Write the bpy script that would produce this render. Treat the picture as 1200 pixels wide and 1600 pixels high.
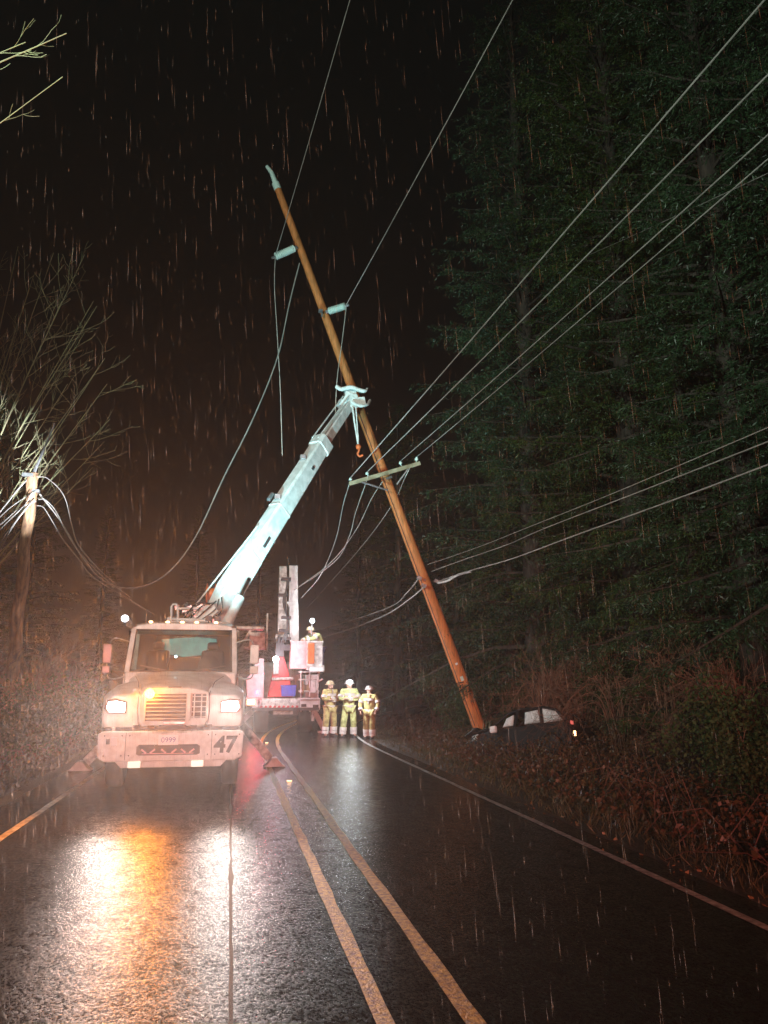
import bpy, bmesh, math, random
import numpy as np
from mathutils import Vector, Matrix, noise
R = math.radians
V = Vector
random.seed(7)
rng = np.random.default_rng(7)
for o in list(bpy.data.objects): bpy.data.objects.remove(o)
scn = bpy.context.scene
COL = scn.collection

# ------------------------------------------------------------------ camera
CAM = V((0, 0, 1.8)); F = 1202.0
PITCH = math.atan(265 / F); YAW = math.atan(240 / math.hypot(F, 265))
cd = bpy.data.cameras.new('camera'); cam = bpy.data.objects.new('camera', cd); COL.objects.link(cam)
cam.location = CAM; cam.rotation_euler = (R(90) + PITCH, 0, -YAW)
cd.sensor_fit = 'HORIZONTAL'; cd.sensor_width = 36; cd.lens = 36 * F / 1200
cd.clip_start = 0.05; cd.clip_end = 2000
scn.camera = cam
FW = V((math.sin(YAW) * math.cos(PITCH), math.cos(YAW) * math.cos(PITCH), math.sin(PITCH)))
RT = V((math.cos(YAW), -math.sin(YAW), 0)); UP = RT.cross(FW)
def at(x, y, D):            # surveying aid: the point D metres ahead seen at (x, y) of the 1200 x 1600 photo
    return CAM + FW * D + RT * ((x - 600) / F * D) - UP * ((y - 800) / F * D)
def ground_at(x, y, z=0.0):
    d = FW + RT * ((x - 600) / F) - UP * ((y - 800) / F)
    return CAM + d * ((z - CAM.z) / d.z)

# ------------------------------------------------------------------ world (night sky), exposure
w = bpy.data.worlds.new('World'); scn.world = w; w.use_nodes = True
wn = w.node_tree.nodes; wl = w.node_tree.links
bgn = wn['Background']
sky = wn.new('ShaderNodeTexSky'); sky.sky_type = 'NISHITA'; sky.sun_disc = False
sky.sun_elevation = R(-4); sky.sun_rotation = R(200)
tint = wn.new('ShaderNodeMix'); tint.data_type = 'RGBA'; tint.inputs[0].default_value = 0.9
wl.new(sky.outputs[0], tint.inputs[6]); tint.inputs[7].default_value = (0.016, 0.022, 0.019, 1)
wl.new(tint.outputs[2], bgn.inputs[0]); bgn.inputs[1].default_value = 0.12
scn.view_settings.view_transform = 'Standard'; scn.view_settings.look = 'None'
scn.view_settings.exposure = 0; scn.view_settings.gamma = 1
scn.render.engine = 'CYCLES'
scn.cycles.use_denoising = True
try: scn.cycles.denoiser = 'OPENIMAGEDENOISE'
except Exception: pass
scn.cycles.max_bounces = 5; scn.cycles.diffuse_bounces = 1; scn.cycles.glossy_bounces = 3
scn.cycles.transmission_bounces = 3; scn.cycles.transparent_max_bounces = 16; scn.cycles.volume_bounces = 0
scn.cycles.sample_clamp_direct = 12; scn.cycles.sample_clamp_indirect = 3
scn.cycles.caustics_reflective = False; scn.cycles.caustics_refractive = False

TR = V((-0.93, 13.9, 0))      # truck 47, ground below the front bumper
BK = V((1.95, 28.0, 0))      # bucket truck, ground below its tail

def lamp(name, kind, loc, color, energy, size=0.1, target=None, cone=60, blend=0.5):
    ld = bpy.data.lights.new(name, kind); ld.color = color; ld.energy = energy
    if kind == 'SPOT': ld.spot_size = R(cone); ld.spot_blend = blend
    ld.shadow_soft_size = size
    o = bpy.data.objects.new(name, ld); COL.objects.link(o); o.location = loc
    if target is not None:
        o.rotation_euler = (V(target) - V(loc)).to_track_quat('-Z', 'Y').to_euler()
    return o

# lamps seen burning in the photograph
for sx in (-0.92, 0.94):
    lamp('headlamp_light', 'SPOT', TR + V((sx, -0.16, 1.38)), (1, 0.84, 0.78), 3300, 0.07, TR + V((sx - 0.1, -12, 0.55)), 40, 1.0)
lamp('amber_flasher_light', 'SPOT', TR + V((-0.40, -0.16, 1.62)), (1, 0.28, 0.03), 4000, 0.06, TR + V((-1.4, -6, 2.9)), 120, 1.0)
lamp('boom_flood_light', 'SPOT', TR + V((0.45, 1.9, 3.15)), (0.42, 0.93, 1.0), 5600, 0.10, at(465, 755, 22), 66, 1.0)
lamp('side_spot_light', 'SPOT', TR + V((-1.22, 1.5, 3.06)), (0.85, 0.92, 1.0), 26000, 0.05, at(38, 765, 22.0), 17, 1.0)
lamp('helmet_lamp_light', 'POINT', at(549, 1072, 24.9), (0.88, 0.96, 1), 170, 0.05)
lamp('bucket_lamp_light', 'POINT', at(488, 970, 27.0), (0.85, 0.92, 1), 40, 0.05)
lamp('deck_lamp_light', 'POINT', at(434, 1032, 25.9), (0.95, 0.9, 1), 170, 0.05)
lamp('red_flasher_light', 'POINT', at(402, 1082, 27.0), (1, 0.05, 0.12), 200, 0.06)
# the fire engine parked behind the photographer: its flashing bar and its mast floodlight, both turned on the scene
lamp('fire_engine_bar_light', 'SPOT', (-2.5, -24.0, 3.2), (1, 0.27, 0.22), 36000, 0.35, (5.6, 30, 0.6), 30, 1.0)
lamp('fire_engine_mast_light', 'SPOT', (-13.0, -9.0, 5.0), (0.84, 1.0, 0.86), 34000, 0.25, at(820, 540, 27), 54, 1.0)

# ------------------------------------------------------------------ materials
def mat(name, col, rough=0.6, metal=0.0, var=0.15, vscale=6.0, bump=0.0, bscale=30.0, emit=None, estr=0.0, coat=0.0, trans=None, col2=None, spec=0.5, stretch=None):
    m = bpy.data.materials.new(name); m.use_nodes = True
    n = m.node_tree.nodes; l = m.node_tree.links; b = n['Principled BSDF']
    b.inputs['Roughness'].default_value = rough; b.inputs['Metallic'].default_value = metal
    b.inputs['Coat Weight'].default_value = coat; b.inputs['Coat Roughness'].default_value = 0.08
    b.inputs['Specular IOR Level'].default_value = spec
    tc = n.new('ShaderNodeTexCoord'); src = tc.outputs['Object']
    if stretch:
        mp = n.new('ShaderNodeMapping'); mp.inputs['Scale'].default_value = stretch; l.new(src, mp.inputs[0]); src = mp.outputs[0]
    nz = n.new('ShaderNodeTexNoise'); nz.inputs['Scale'].default_value = vscale; nz.inputs['Detail'].default_value = 5
    l.new(src, nz.inputs['Vector'])
    rp = n.new('ShaderNodeValToRGB'); l.new(nz.outputs[0], rp.inputs[0])
    c2 = col2 or tuple(c * (1 - 2 * var) for c in col)
    rp.color_ramp.elements[0].position = 0.32; rp.color_ramp.elements[1].position = 0.66
    rp.color_ramp.elements[0].color = (*[max(0, c) for c in c2], 1)
    rp.color_ramp.elements[1].color = (*[min(1, c * (1 + var)) for c in col], 1)
    l.new(rp.outputs[0], b.inputs['Base Color'])
    if bump:
        nb = n.new('ShaderNodeTexNoise'); nb.inputs['Scale'].default_value = bscale; nb.inputs['Detail'].default_value = 4
        l.new(src, nb.inputs['Vector'])
        bp = n.new('ShaderNodeBump'); bp.inputs['Strength'].default_value = bump; bp.inputs['Distance'].default_value = 0.02
        l.new(nb.outputs[0], bp.inputs['Height']); l.new(bp.outputs[0], b.inputs['Normal'])
    if emit:
        b.inputs['Emission Color'].default_value = (*emit, 1); b.inputs['Emission Strength'].default_value = estr
    return m

def leaf_mat(name, cols, scale=0.9, rough=0.45, transl=0.3):
    m = bpy.data.materials.new(name); m.use_nodes = True
    n = m.node_tree.nodes; l = m.node_tree.links; b = n['Principled BSDF']; out = n['Material Output']
    tc = n.new('ShaderNodeTexCoord'); nz = n.new('ShaderNodeTexNoise'); nz.inputs['Scale'].default_value = scale
    nz.inputs['Detail'].default_value = 8; nz.inputs['Roughness'].default_value = 0.7
    l.new(tc.outputs['Object'], nz.inputs['Vector'])
    rp = n.new('ShaderNodeValToRGB'); l.new(nz.outputs[0], rp.inputs[0]); cr = rp.color_ramp
    while len(cr.elements) < len(cols): cr.elements.new(0.5)
    for i, c in enumerate(cols):
        cr.elements[i].position = 0.3 + 0.42 * i / (len(cols) - 1); cr.elements[i].color = (*c, 1)
    l.new(rp.outputs[0], b.inputs['Base Color']); b.inputs['Roughness'].default_value = rough
    t = n.new('ShaderNodeBsdfTranslucent'); l.new(rp.outputs[0], t.inputs[0])
    mx = n.new('ShaderNodeMixShader'); mx.inputs[0].default_value = transl
    l.new(b.outputs[0], mx.inputs[1]); l.new(t.outputs[0], mx.inputs[2]); l.new(mx.outputs[0], out.inputs[0])
    return m

def glass_mat(name, tint=(0.75, 0.85, 0.85), refl=0.12):
    m = bpy.data.materials.new(name); m.use_nodes = True
    n = m.node_tree.nodes; l = m.node_tree.links; n.remove(n['Principled BSDF']); out = n['Material Output']
    tr = n.new('ShaderNodeBsdfTransparent'); tr.inputs[0].default_value = (*tint, 1)
    gl = n.new('ShaderNodeBsdfGlossy'); gl.inputs['Roughness'].default_value = 0.05
    fr = n.new('ShaderNodeLayerWeight'); fr.inputs[0].default_value = refl
    mx = n.new('ShaderNodeMixShader'); l.new(fr.outputs['Fresnel'], mx.inputs[0])
    l.new(tr.outputs[0], mx.inputs[1]); l.new(gl.outputs[0], mx.inputs[2]); l.new(mx.outputs[0], out.inputs[0])
    return m

def road_mat():
    m = bpy.data.materials.new('wet_asphalt'); m.use_nodes = True
    n = m.node_tree.nodes; l = m.node_tree.links; b = n['Principled BSDF']
    tc = n.new('ShaderNodeTexCoord')
    def nz(s, d=4, r=0.6, sc=None):
        x = n.new('ShaderNodeTexNoise'); x.inputs['Scale'].default_value = s; x.inputs['Detail'].default_value = d; x.inputs['Roughness'].default_value = r
        src = tc.outputs['Object']
        if sc:
            mp = n.new('ShaderNodeMapping'); mp.inputs['Scale'].default_value = sc; l.new(src, mp.inputs[0]); src = mp.outputs[0]
        l.new(src, x.inputs['Vector']); return x
    big = nz(0.55, 3, sc=(1, 0.35, 1)); mid = nz(17.0, 6, 0.75, sc=(1, 0.8, 1)); fine = nz(85, 2, 0.7)
    rp = n.new('ShaderNodeValToRGB'); l.new(fine.outputs[0], rp.inputs[0])
    rp.color_ramp.elements[0].position = 0.35; rp.color_ramp.elements[0].color = (0.006, 0.006, 0.006, 1)
    rp.color_ramp.elements[1].position = 0.7; rp.color_ramp.elements[1].color = (0.03, 0.029, 0.028, 1)
    l.new(rp.outputs[0], b.inputs['Base Color'])
    mr = n.new('ShaderNodeMapRange'); l.new(big.outputs[0], mr.inputs[0])
    mr.inputs[1].default_value = 0.35; mr.inputs[2].default_value = 0.68; mr.inputs[3].default_value = 0.12; mr.inputs[4].default_value = 0.21
    l.new(mr.outputs[0], b.inputs['Roughness'])
    swl = nz(7, 5, 0.75, sc=(1, 0.6, 1)); grit = nz(42, 3, 0.75, sc=(1, 0.55, 1))
    def ramp(src, x0, x1, y0, y1):
        q = n.new('ShaderNodeMapRange'); l.new(src.outputs[0], q.inputs[0]); q.inputs[1].default_value = x0; q.inputs[2].default_value = x1; q.inputs[3].default_value = y0; q.inputs[4].default_value = y1; return q
    g1 = ramp(grit, 0.46, 0.58, 0.02, 1.0); g2 = ramp(swl, 0.42, 0.58, 0.10, 1.0)
    mu = n.new('ShaderNodeMath'); mu.operation = 'MULTIPLY'; l.new(g1.outputs[0], mu.inputs[0]); l.new(g2.outputs[0], mu.inputs[1])
    l.new(mu.outputs[0], b.inputs['Specular IOR Level'])
    bp = n.new('ShaderNodeBump'); bp.inputs['Strength'].default_value = 0.42; bp.inputs['Distance'].default_value = 0.009
    l.new(grit.outputs[0], bp.inputs['Height'])
    bp3 = n.new('ShaderNodeBump'); bp3.inputs['Strength'].default_value = 0.22; bp3.inputs['Distance'].default_value = 0.03
    l.new(swl.outputs[0], bp3.inputs['Height']); l.new(bp.outputs[0], bp3.inputs['Normal'])
    l.new(bp3.outputs[0], b.inputs['Normal'])
    return m

M = {}
M['road'] = road_mat()
M['yellow_paint'] = mat('worn_yellow_paint', (0.50, 0.31, 0.025), 0.42, bump=0.8, bscale=60, vscale=22, col2=(0.15, 0.085, 0.012), spec=0.2)
M['white_line'] = mat('worn_white_paint', (0.55, 0.53, 0.5), 0.4, bump=0.8, bscale=90, vscale=12, col2=(0.16, 0.15, 0.14))
M['tar'] = mat('tar_seam', (0.006, 0.006, 0.006), 0.85, bump=0.6, bscale=60)
M['soil'] = mat('wet_soil', (0.05, 0.036, 0.022), 0.75, bump=1.0, bscale=9, vscale=1.3, col2=(0.018, 0.014, 0.009))
M['gravel'] = mat('gravel_shoulder', (0.09, 0.075, 0.06), 0.5, bump=1.0, bscale=40, vscale=30, col2=(0.02, 0.017, 0.014))
M['white'] = mat('white_truck_paint', (0.74, 0.73, 0.72), 0.32, coat=0.35, var=0.04, vscale=4, col2=(0.50, 0.47, 0.45), bump=0.25, bscale=160)
M['dirty_white'] = mat('road_sprayed_white', (0.72, 0.70, 0.69), 0.35, coat=0.3, vscale=9, col2=(0.60, 0.56, 0.54), bump=0.25, bscale=160)
M['boom'] = mat('white_boom_fibreglass', (0.80, 0.82, 0.80), 0.4, var=0.04, vscale=5, col2=(0.55, 0.58, 0.56), bump=0.08, bscale=25)
M['grime'] = mat('grimy_white_metal', (0.55, 0.53, 0.5), 0.5, var=0.2, vscale=9, col2=(0.2, 0.18, 0.16))
M['black'] = mat('black_plastic', (0.018, 0.018, 0.02), 0.45)
M['dark'] = mat('dark_steel', (0.06, 0.06, 0.065), 0.5, metal=0.3)
M['steel'] = mat('galvanised_steel', (0.5, 0.52, 0.54), 0.38, metal=0.8, vscale=12)
M['chrome'] = mat('chrome', (0.75, 0.75, 0.76), 0.12, metal=1.0, var=0.02)
M['rubber'] = mat('tyre_rubber', (0.022, 0.021, 0.021), 0.75, bump=0.5, bscale=50)
M['grille'] = mat('grille_dark', (0.05, 0.03, 0.03), 0.5)
M['numeral'] = mat('numeral_black', (0.02, 0.018, 0.018), 0.5)
M['plate'] = mat('number_plate_white', (0.8, 0.82, 0.85), 0.35, var=0.02)
M['plate_blue'] = mat('number_plate_blue', (0.12, 0.2, 0.5), 0.4)
M['orange'] = mat('orange_fabric', (0.65, 0.13, 0.03), 0.6, bump=0.4, bscale=12)
M['redpaint'] = mat('red_paint', (0.5, 0.03, 0.04), 0.35)
M['pinkpanel'] = mat('pink_lit_panel', (0.72, 0.42, 0.42), 0.5)  # pale panels, the pink of red lamplight mixed into their colour
M['blue'] = mat('blue_plastic', (0.03, 0.06, 0.42), 0.4)
M['blackpaint'] = mat('black_car_paint', (0.008, 0.009, 0.010), 0.42, coat=0.08, var=0.1)
M['airbag'] = mat('airbag_fabric', (0.85, 0.83, 0.84), 0.8, bump=0.3, bscale=9)
M['e_head'] = mat('lit_headlamp', (1, 1, 1), emit=(1, 0.88, 0.78), estr=160)
M['e_amber'] = mat('lit_amber', (1, 0.6, 0.1), emit=(1, 0.40, 0.03), estr=90)
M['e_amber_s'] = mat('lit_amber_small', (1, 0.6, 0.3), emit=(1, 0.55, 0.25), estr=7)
M['e_white'] = mat('lit_white', (1, 1, 1), emit=(0.86, 0.95, 1.0), estr=200)
M['e_white_s'] = mat('lit_white_small', (1, 1, 1), emit=(0.9, 0.92, 1.0), estr=30)
M['e_red'] = mat('lit_red', (1, 0.1, 0.1), emit=(1, 0.08, 0.16), estr=18)
M['e_red_s'] = mat('lit_red_small', (1, 0.1, 0.1), emit=(1, 0.2, 0.16), estr=0.7)
M['e_teal'] = mat('teal_window_light', (0.2, 0.8, 0.8), emit=(0.20, 0.62, 0.60), estr=0.30)  # light in the cab's rear window, put in as emission
M['e_plate'] = mat('fog_lamp_lens', (0.85, 0.85, 0.82), 0.2, emit=(1, 0.85, 0.7), estr=0.7)
M['glass'] = glass_mat('windscreen_glass', (0.62, 0.72, 0.72))
M['glass_dark'] = glass_mat('car_glass', (0.95, 0.97, 0.97), 0.03)
M['pole'] = mat('utility_pole_wood', (0.58, 0.18, 0.05), 0.7, bump=0.5, bscale=5, vscale=2.5, col2=(0.36, 0.13, 0.035), stretch=(6, 6, 0.7))
M['pole_old'] = mat('old_pole_wood', (0.40, 0.24, 0.13), 0.8, bump=0.8, bscale=6, vscale=3, col2=(0.10, 0.05, 0.03), stretch=(4, 4, 0.8))
M['arm_wood'] = mat('crossarm_wood', (0.36, 0.33, 0.22), 0.75, bump=0.4, bscale=8, vscale=4, col2=(0.2, 0.17, 0.1))
M['insul'] = mat('polymer_insulator', (0.62, 0.78, 0.72), 0.35, var=0.05)
M['wire'] = mat('weathered_cable', (0.42, 0.40, 0.37), 0.45, metal=0.4, vscale=3)
M['rope'] = mat('white_rope', (0.7, 0.7, 0.66), 0.8)
M['bark'] = mat('conifer_bark', (0.045, 0.034, 0.026), 0.85, bump=1.0, bscale=7, vscale=3, col2=(0.014, 0.011, 0.009), stretch=(3, 3, 0.6))
M['green_lit_bark'] = mat('bark_with_green_light', (0.42, 0.46, 0.24), 0.7, vscale=2.0, col2=(0.34, 0.27, 0.18))  # pale green of the lamplight put into the bark colour
M['cane'] = mat('bramble_cane', (0.12, 0.055, 0.035), 0.7, vscale=2.0, col2=(0.06, 0.03, 0.02))
M['twig'] = mat('bare_reddish_twig', (0.20, 0.095, 0.055), 0.75, vscale=2.0, col2=(0.10, 0.045, 0.03))
M['needles'] = leaf_mat('conifer_needles', [(0.008, 0.018, 0.005), (0.024, 0.055, 0.012), (0.060, 0.10, 0.022), (0.12, 0.14, 0.035)], 1.3)
M['needles2'] = leaf_mat('blue_green_needles', [(0.008, 0.022, 0.009), (0.026, 0.062, 0.025), (0.075, 0.13, 0.05)], 1.1)
M['ivy'] = leaf_mat('broad_leaves', [(0.02, 0.035, 0.01), (0.05, 0.085, 0.02), (0.10, 0.10, 0.03)], 2.0, rough=0.7)
M['bramble'] = leaf_mat('bramble_leaves', [(0.06, 0.026, 0.014), (0.14, 0.058, 0.028), (0.08, 0.070, 0.025), (0.24, 0.10, 0.045)], 1.6)
M['grass'] = leaf_mat('verge_grass', [(0.05, 0.045, 0.015), (0.10, 0.09, 0.035), (0.16, 0.11, 0.05)], 2.5)
M['litter'] = leaf_mat('dead_leaves', [(0.10, 0.05, 0.02), (0.24, 0.13, 0.05), (0.32, 0.20, 0.07)], 6.0)
M['turnout'] = mat('turnout_yellow', (0.50, 0.41, 0.16), 0.75, bump=0.9, bscale=11, vscale=10, col2=(0.26, 0.19, 0.07))
M['turnout_g'] = mat('turnout_lime', (0.52, 0.56, 0.24), 0.75, bump=0.9, bscale=11, vscale=10, col2=(0.28, 0.29, 0.10))
M['reflect'] = mat('reflective_band', (0.9, 0.9, 0.86), 0.35, var=0.03, emit=(0, 0, 0))
M['skin'] = mat('skin', (0.50, 0.30, 0.22), 0.55, var=0.06)
M['helmet'] = mat('helmet_shell', (0.72, 0.66, 0.64), 0.3, var=0.05)
M['helmet_y'] = mat('helmet_yellow', (0.75, 0.62, 0.40), 0.3, var=0.05)
M['boot'] = mat('rubber_boot', (0.03, 0.025, 0.022), 0.5)
M['jeans'] = mat('navy_cloth', (0.03, 0.035, 0.09), 0.8)

# ------------------------------------------------------------------ helpers
def tag(o, label=None, cat=None, group=None, kind=None):
    if label: o['label'] = label
    if cat: o['category'] = cat
    if group: o['group'] = group
    if kind: o['kind'] = kind
    return o
def empty(name, loc, label=None, cat=None, group=None, rz=0):
    o = bpy.data.objects.new(name, None); COL.objects.link(o); o.location = loc; o.rotation_euler = (0, 0, rz)
    o.empty_display_size = 0.2
    return tag(o, label, cat, group)
SPLIT = {'bumper_seam', 'bumper_bolt', 'hood_seam', 'hood_catch', 'pillar', 'boom_collar', 'boom_linkage', 'pole_bolt', 'wiper', 'antenna', 'frame_rail', 'air_intake', 'tool_door', 'boom_decal', 'mirror', 'boom_bracket', 'tail_recess', 'arm_brace', 'cable_clamp', 'boom_knuckle', 'hydraulic_hose', 'step_panel', 'cab_back_wall', 'lens_pair', 'seat'}
class MB:
    def __init__(s): s.v = []; s.f = []; s.cuts = []
    def add(s, vs, fs):
        k = len(s.v); s.cuts.append((k, len(s.f))); s.v += [tuple(v) for v in vs]; s.f += [tuple(i + k for i in f) for f in fs]; return s
    def box(s, c, d, rot=None, taper=1.0):
        c = V(c); hx, hy, hz = d[0] / 2, d[1] / 2, d[2] / 2; vs = []
        for z in (-1, 1):
            t = taper if z > 0 else 1
            for x, y in ((-1, -1), (1, -1), (1, 1), (-1, 1)):
                p = V((x * hx * t, y * hy * t, z * hz))
                if rot: p = rot @ p
                vs.append(c + p)
        return s.add(vs, [(3, 2, 1, 0), (4, 5, 6, 7), (0, 1, 5, 4), (1, 2, 6, 5), (2, 3, 7, 6), (3, 0, 4, 7)])
    def beam(s, a, b, wa, ha, wb=None, hb=None, up=(0, 0, 1), cham=0.0):
        a = V(a); b = V(b); ax = (b - a).normalized(); sd = ax.cross(V(up)).normalized(); u = sd.cross(ax)
        wb = wa if wb is None else wb; hb = ha if hb is None else hb; rings = []
        for p, ww, hh in ((a, wa, ha), (b, wb, hb)):
            c = cham * min(ww, hh)
            if cham:
                q = [(-ww/2 + c, -hh/2), (ww/2 - c, -hh/2), (ww/2, -hh/2 + c), (ww/2, hh/2 - c), (ww/2 - c, hh/2), (-ww/2 + c, hh/2), (-ww/2, hh/2 - c), (-ww/2, -hh/2 + c)]
            else: q = [(-ww/2, -hh/2), (ww/2, -hh/2), (ww/2, hh/2), (-ww/2, hh/2)]
            rings.append([p + sd * x + u * y for x, y in q])
        return s.loft(rings)
    def loft(s, rings, caps=True, closed=True):
        n = len(rings[0]); vs = [p for r in rings for p in r]; fs = []
        for i in range(len(rings) - 1):
            for j in range(n if closed else n - 1):
                a = i * n + j; b = i * n + (j + 1) % n; fs.append((a, b, b + n, a + n))
        if caps and closed: fs.append(tuple(range(n))[::-1]); fs.append(tuple(range((len(rings) - 1) * n, len(rings) * n)))
        return s.add(vs, fs)
    def tube(s, pts, r, n=8, caps=True):
        pts = [V(p) for p in pts]; rs = r if hasattr(r, '__len__') else [r] * len(pts)
        rings = []; ref = None
        for i, p in enumerate(pts):
            t = (pts[min(i + 1, len(pts) - 1)] - pts[max(i - 1, 0)]).normalized()
            if ref is None: ref = t.orthogonal().normalized()
            ref = (ref - t * ref.dot(t))
            ref = ref.normalized() if ref.length > 1e-4 else t.orthogonal().normalized()
            b = t.cross(ref)
            rings.append([p + (ref * math.cos(k * 2 * math.pi / n) + b * math.sin(k * 2 * math.pi / n)) * rs[i] for k in range(n)])
        return s.loft(rings, caps)
    def lathe(s, prof, c=(0, 0, 0), axis='Z', n=24):
        rings = []; c = V(c)
        for r, h in prof:
            rg = []
            for k in range(n):
                a = 2 * math.pi * k / n; x, y = r * math.cos(a), r * math.sin(a)
                rg.append(c + (V((x, y, h)) if axis == 'Z' else V((h, x, y)) if axis == 'X' else V((x, -h, y))))
            rings.append(rg)
        return s.loft(rings)
    def ball(s, c, r, n=12, sc=(1, 1, 1)):
        prof = [(math.sin(math.pi * i / n) * r + 1e-4, -math.cos(math.pi * i / n) * r) for i in range(n + 1)]
        k = len(s.v); s.lathe(prof, (0, 0, 0), n=n * 2); c = V(c)
        s.v[k:] = [(c.x + v[0] * sc[0], c.y + v[1] * sc[1], c.z + v[2] * sc[2]) for v in s.v[k:]]
        return s
    def prism(s, poly, y0, y1, plane='XZ'):      # polygon in XZ (or YZ) pushed along the other axis
        mk = (lambda p, t: (p[0], t, p[1])) if plane == 'XZ' else (lambda p, t: (t, p[0], p[1])) if plane == 'YZ' else (lambda p, t: (p[0], p[1], t))
        return s.loft([[V(mk(p, y0)) for p in poly], [V(mk(p, y1)) for p in poly]])
    def build(s, name, m, parent=None, bevel=0.0, smooth=False, label=None, loc=None):
        if name in SPLIT and len(s.cuts) > 1:
            cu = s.cuts + [(len(s.v), len(s.f))]; o = None
            for (k, q), (k2, q2) in zip(cu, cu[1:]):
                b = MB(); b.add(s.v[k:k2], [tuple(i - k for i in f) for f in s.f[q:q2]]); p = b.build(name, m, parent, bevel, smooth, label, loc); o = o or p
            return o
        me = bpy.data.meshes.new(name); me.from_pydata(s.v, [], s.f); me.update()
        bm = bmesh.new(); bm.from_mesh(me); bmesh.ops.recalc_face_normals(bm, faces=bm.faces); bm.to_mesh(me); bm.free()
        me.materials.append(m); o = bpy.data.objects.new(name, me); COL.objects.link(o)
        if smooth:
            me.polygons.foreach_set('use_smooth', [True] * len(me.polygons))
            try: me.set_sharp_from_angle(angle=R(50))
            except Exception: pass
        if parent: o.parent = parent
        if loc is not None: o.location = loc
        if bevel:
            b = o.modifiers.new('bevel', 'BEVEL'); b.width = bevel; b.segments = 2; b.limit_method = 'ANGLE'; b.angle_limit = R(40)
        if label: o['label'] = label
        return o
def rawmesh(name, verts, faces_flat, nper, m, parent=None, loc=None):
    me = bpy.data.meshes.new(name); verts = np.asarray(verts, dtype=np.float32).reshape(-1, 3); ff = np.asarray(faces_flat, dtype=np.int32).ravel()
    nf = len(ff) // nper
    me.vertices.add(len(verts)); me.vertices.foreach_set('co', verts.ravel())
    me.loops.add(len(ff)); me.loops.foreach_set('vertex_index', ff)
    me.polygons.add(nf); me.polygons.foreach_set('loop_start', np.arange(nf, dtype=np.int32) * nper)
    me.update(calc_edges=True); me.materials.append(m)
    o = bpy.data.objects.new(name, me); COL.objects.link(o)
    if parent: o.parent = parent
    if loc is not None: o.location = loc
    return o
def interp(x, xs, ys): return float(np.interp(x, xs, ys))
def catmull(P, n=8):
    P = [V(p) for p in P]; P = [P[0] * 2 - P[1]] + P + [P[-1] * 2 - P[-2]]; out = []
    for i in range(1, len(P) - 2):
        a, b, c, d = P[i - 1:i + 3]
        for k in range(n):
            t = k / n
            out.append(0.5 * ((2 * b) + (c - a) * t + (2 * a - 5 * b + 4 * c - d) * t * t + (3 * b - a - 3 * c + d) * t ** 3))
    out.append(P[-2]); return out

# ------------------------------------------------------------------ terrain and road
def curve(y): return 0.008 * max(0, y - 21) ** 2 if y < 45 else 4.608 + 0.384 * (y - 45)
def tz(x, y):
    d = x - curve(y)
    if d > 4.35: z = interp(d - 4.35, [0, 0.5, 2, 4, 6, 9, 15, 60], [-0.03, -0.06, -0.25, -0.50, -0.30, 0.7, 2.2, 6])
    elif d < -3.3: z = interp(-d - 3.3, [0, 0.5, 2, 4, 8, 60], [-0.03, -0.05, -0.15, 0.3, 1.2, 5])
    else: z = -0.05
    if d > 4.6 or d < -3.6: z += 0.10 * noise.noise(V((x * 0.7, y * 0.7, 0)))
    return z
mb = MB()
xs = list(np.concatenate([[-400, -200, -100, -60, -40], np.arange(-30, -4, 1.0), [-3.8, -3.3, -2, 0, 2, 4, 4.35], np.arange(4.8, 34, 0.8), [40, 60, 100, 200, 400]]))
ys = list(np.concatenate([[-60, -30, -15], np.arange(-8, 60, 1.5), [65, 75, 90, 120, 180, 300, 600]]))
nx = len(xs)
mb.add([(x + curve(y), y, tz(x + curve(y), y)) for y in ys for x in xs],
       [(j * nx + i, j * nx + i + 1, (j + 1) * nx + i + 1, (j + 1) * nx + i) for j in range(len(ys) - 1) for i in range(nx - 1)])
tag(mb.build('ground', M['soil'], smooth=True), kind='structure')
def strip(name, x0, x1, z, m, y0=-12, y1=150, kind='structure', wob=0.0):
    b = MB(); yy = list(np.arange(y0, 45, 1.0 if wob == 0 else 0.35)) + list(np.arange(45, y1, 6.0)); vs = []
    for y in yy:
        c = curve(y); wa = wob * noise.noise(V((y * 1.3, x0, 0))); wb = wob * noise.noise(V((y * 1.7, x1, 5)))
        vs += [(x0 + c + wa, y, z), (x1 + c + wb, y, z)]
    b.add(vs, [(2 * i, 2 * i + 1, 2 * i + 3, 2 * i + 2) for i in range(len(yy) - 1)])
    return tag(b.build(name, m), kind=kind)
strip('gravel_shoulder', 4.2, 4.95, -0.012, M['gravel'], wob=0.25)
strip('gravel_shoulder', -3.8, -3.1, -0.012, M['gravel'], wob=0.25)
strip('road', -3.25, 4.38, 0.0, M['road'], wob=0.05)
strip('yellow_line', 0.84, 0.945, 0.004, M['yellow_paint'], wob=0.022)
strip('yellow_line', 1.325, 1.43, 0.004, M['yellow_paint'], wob=0.022)
strip('white_edge_line', 3.97, 4.06, 0.004, M['white_line'], wob=0.015)
strip('white_edge_line', -2.62, -2.52, 0.004, M['white_line'], wob=0.015)
strip('pavement_seam', 0.065, 0.092, 0.004, M['tar'], y1=11, wob=0.03)
def stud(loc, label):
    b = MB().box((0, 0, 0.010), (0.11, 0.10, 0.018), taper=0.75)
    t = empty('road_stud', loc, label, 'road reflector', 'reflective studs between the yellow lines')
    b.build('stud_body', M['grime'], t, bevel=0.003)
    MB().box((0, -0.05, 0.011), (0.08, 0.006, 0.011)).build('lens', M['e_amber_s'], t)  # lens glows by itself, standing in for returned lamplight
stud((1.14, 15.0, 0.004), 'small glowing reflective stud between yellow lines beside the outrigger foot')
stud((1.14, 24.2, 0.004), 'distant reflective stud between yellow lines near the bucket truck')

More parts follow.
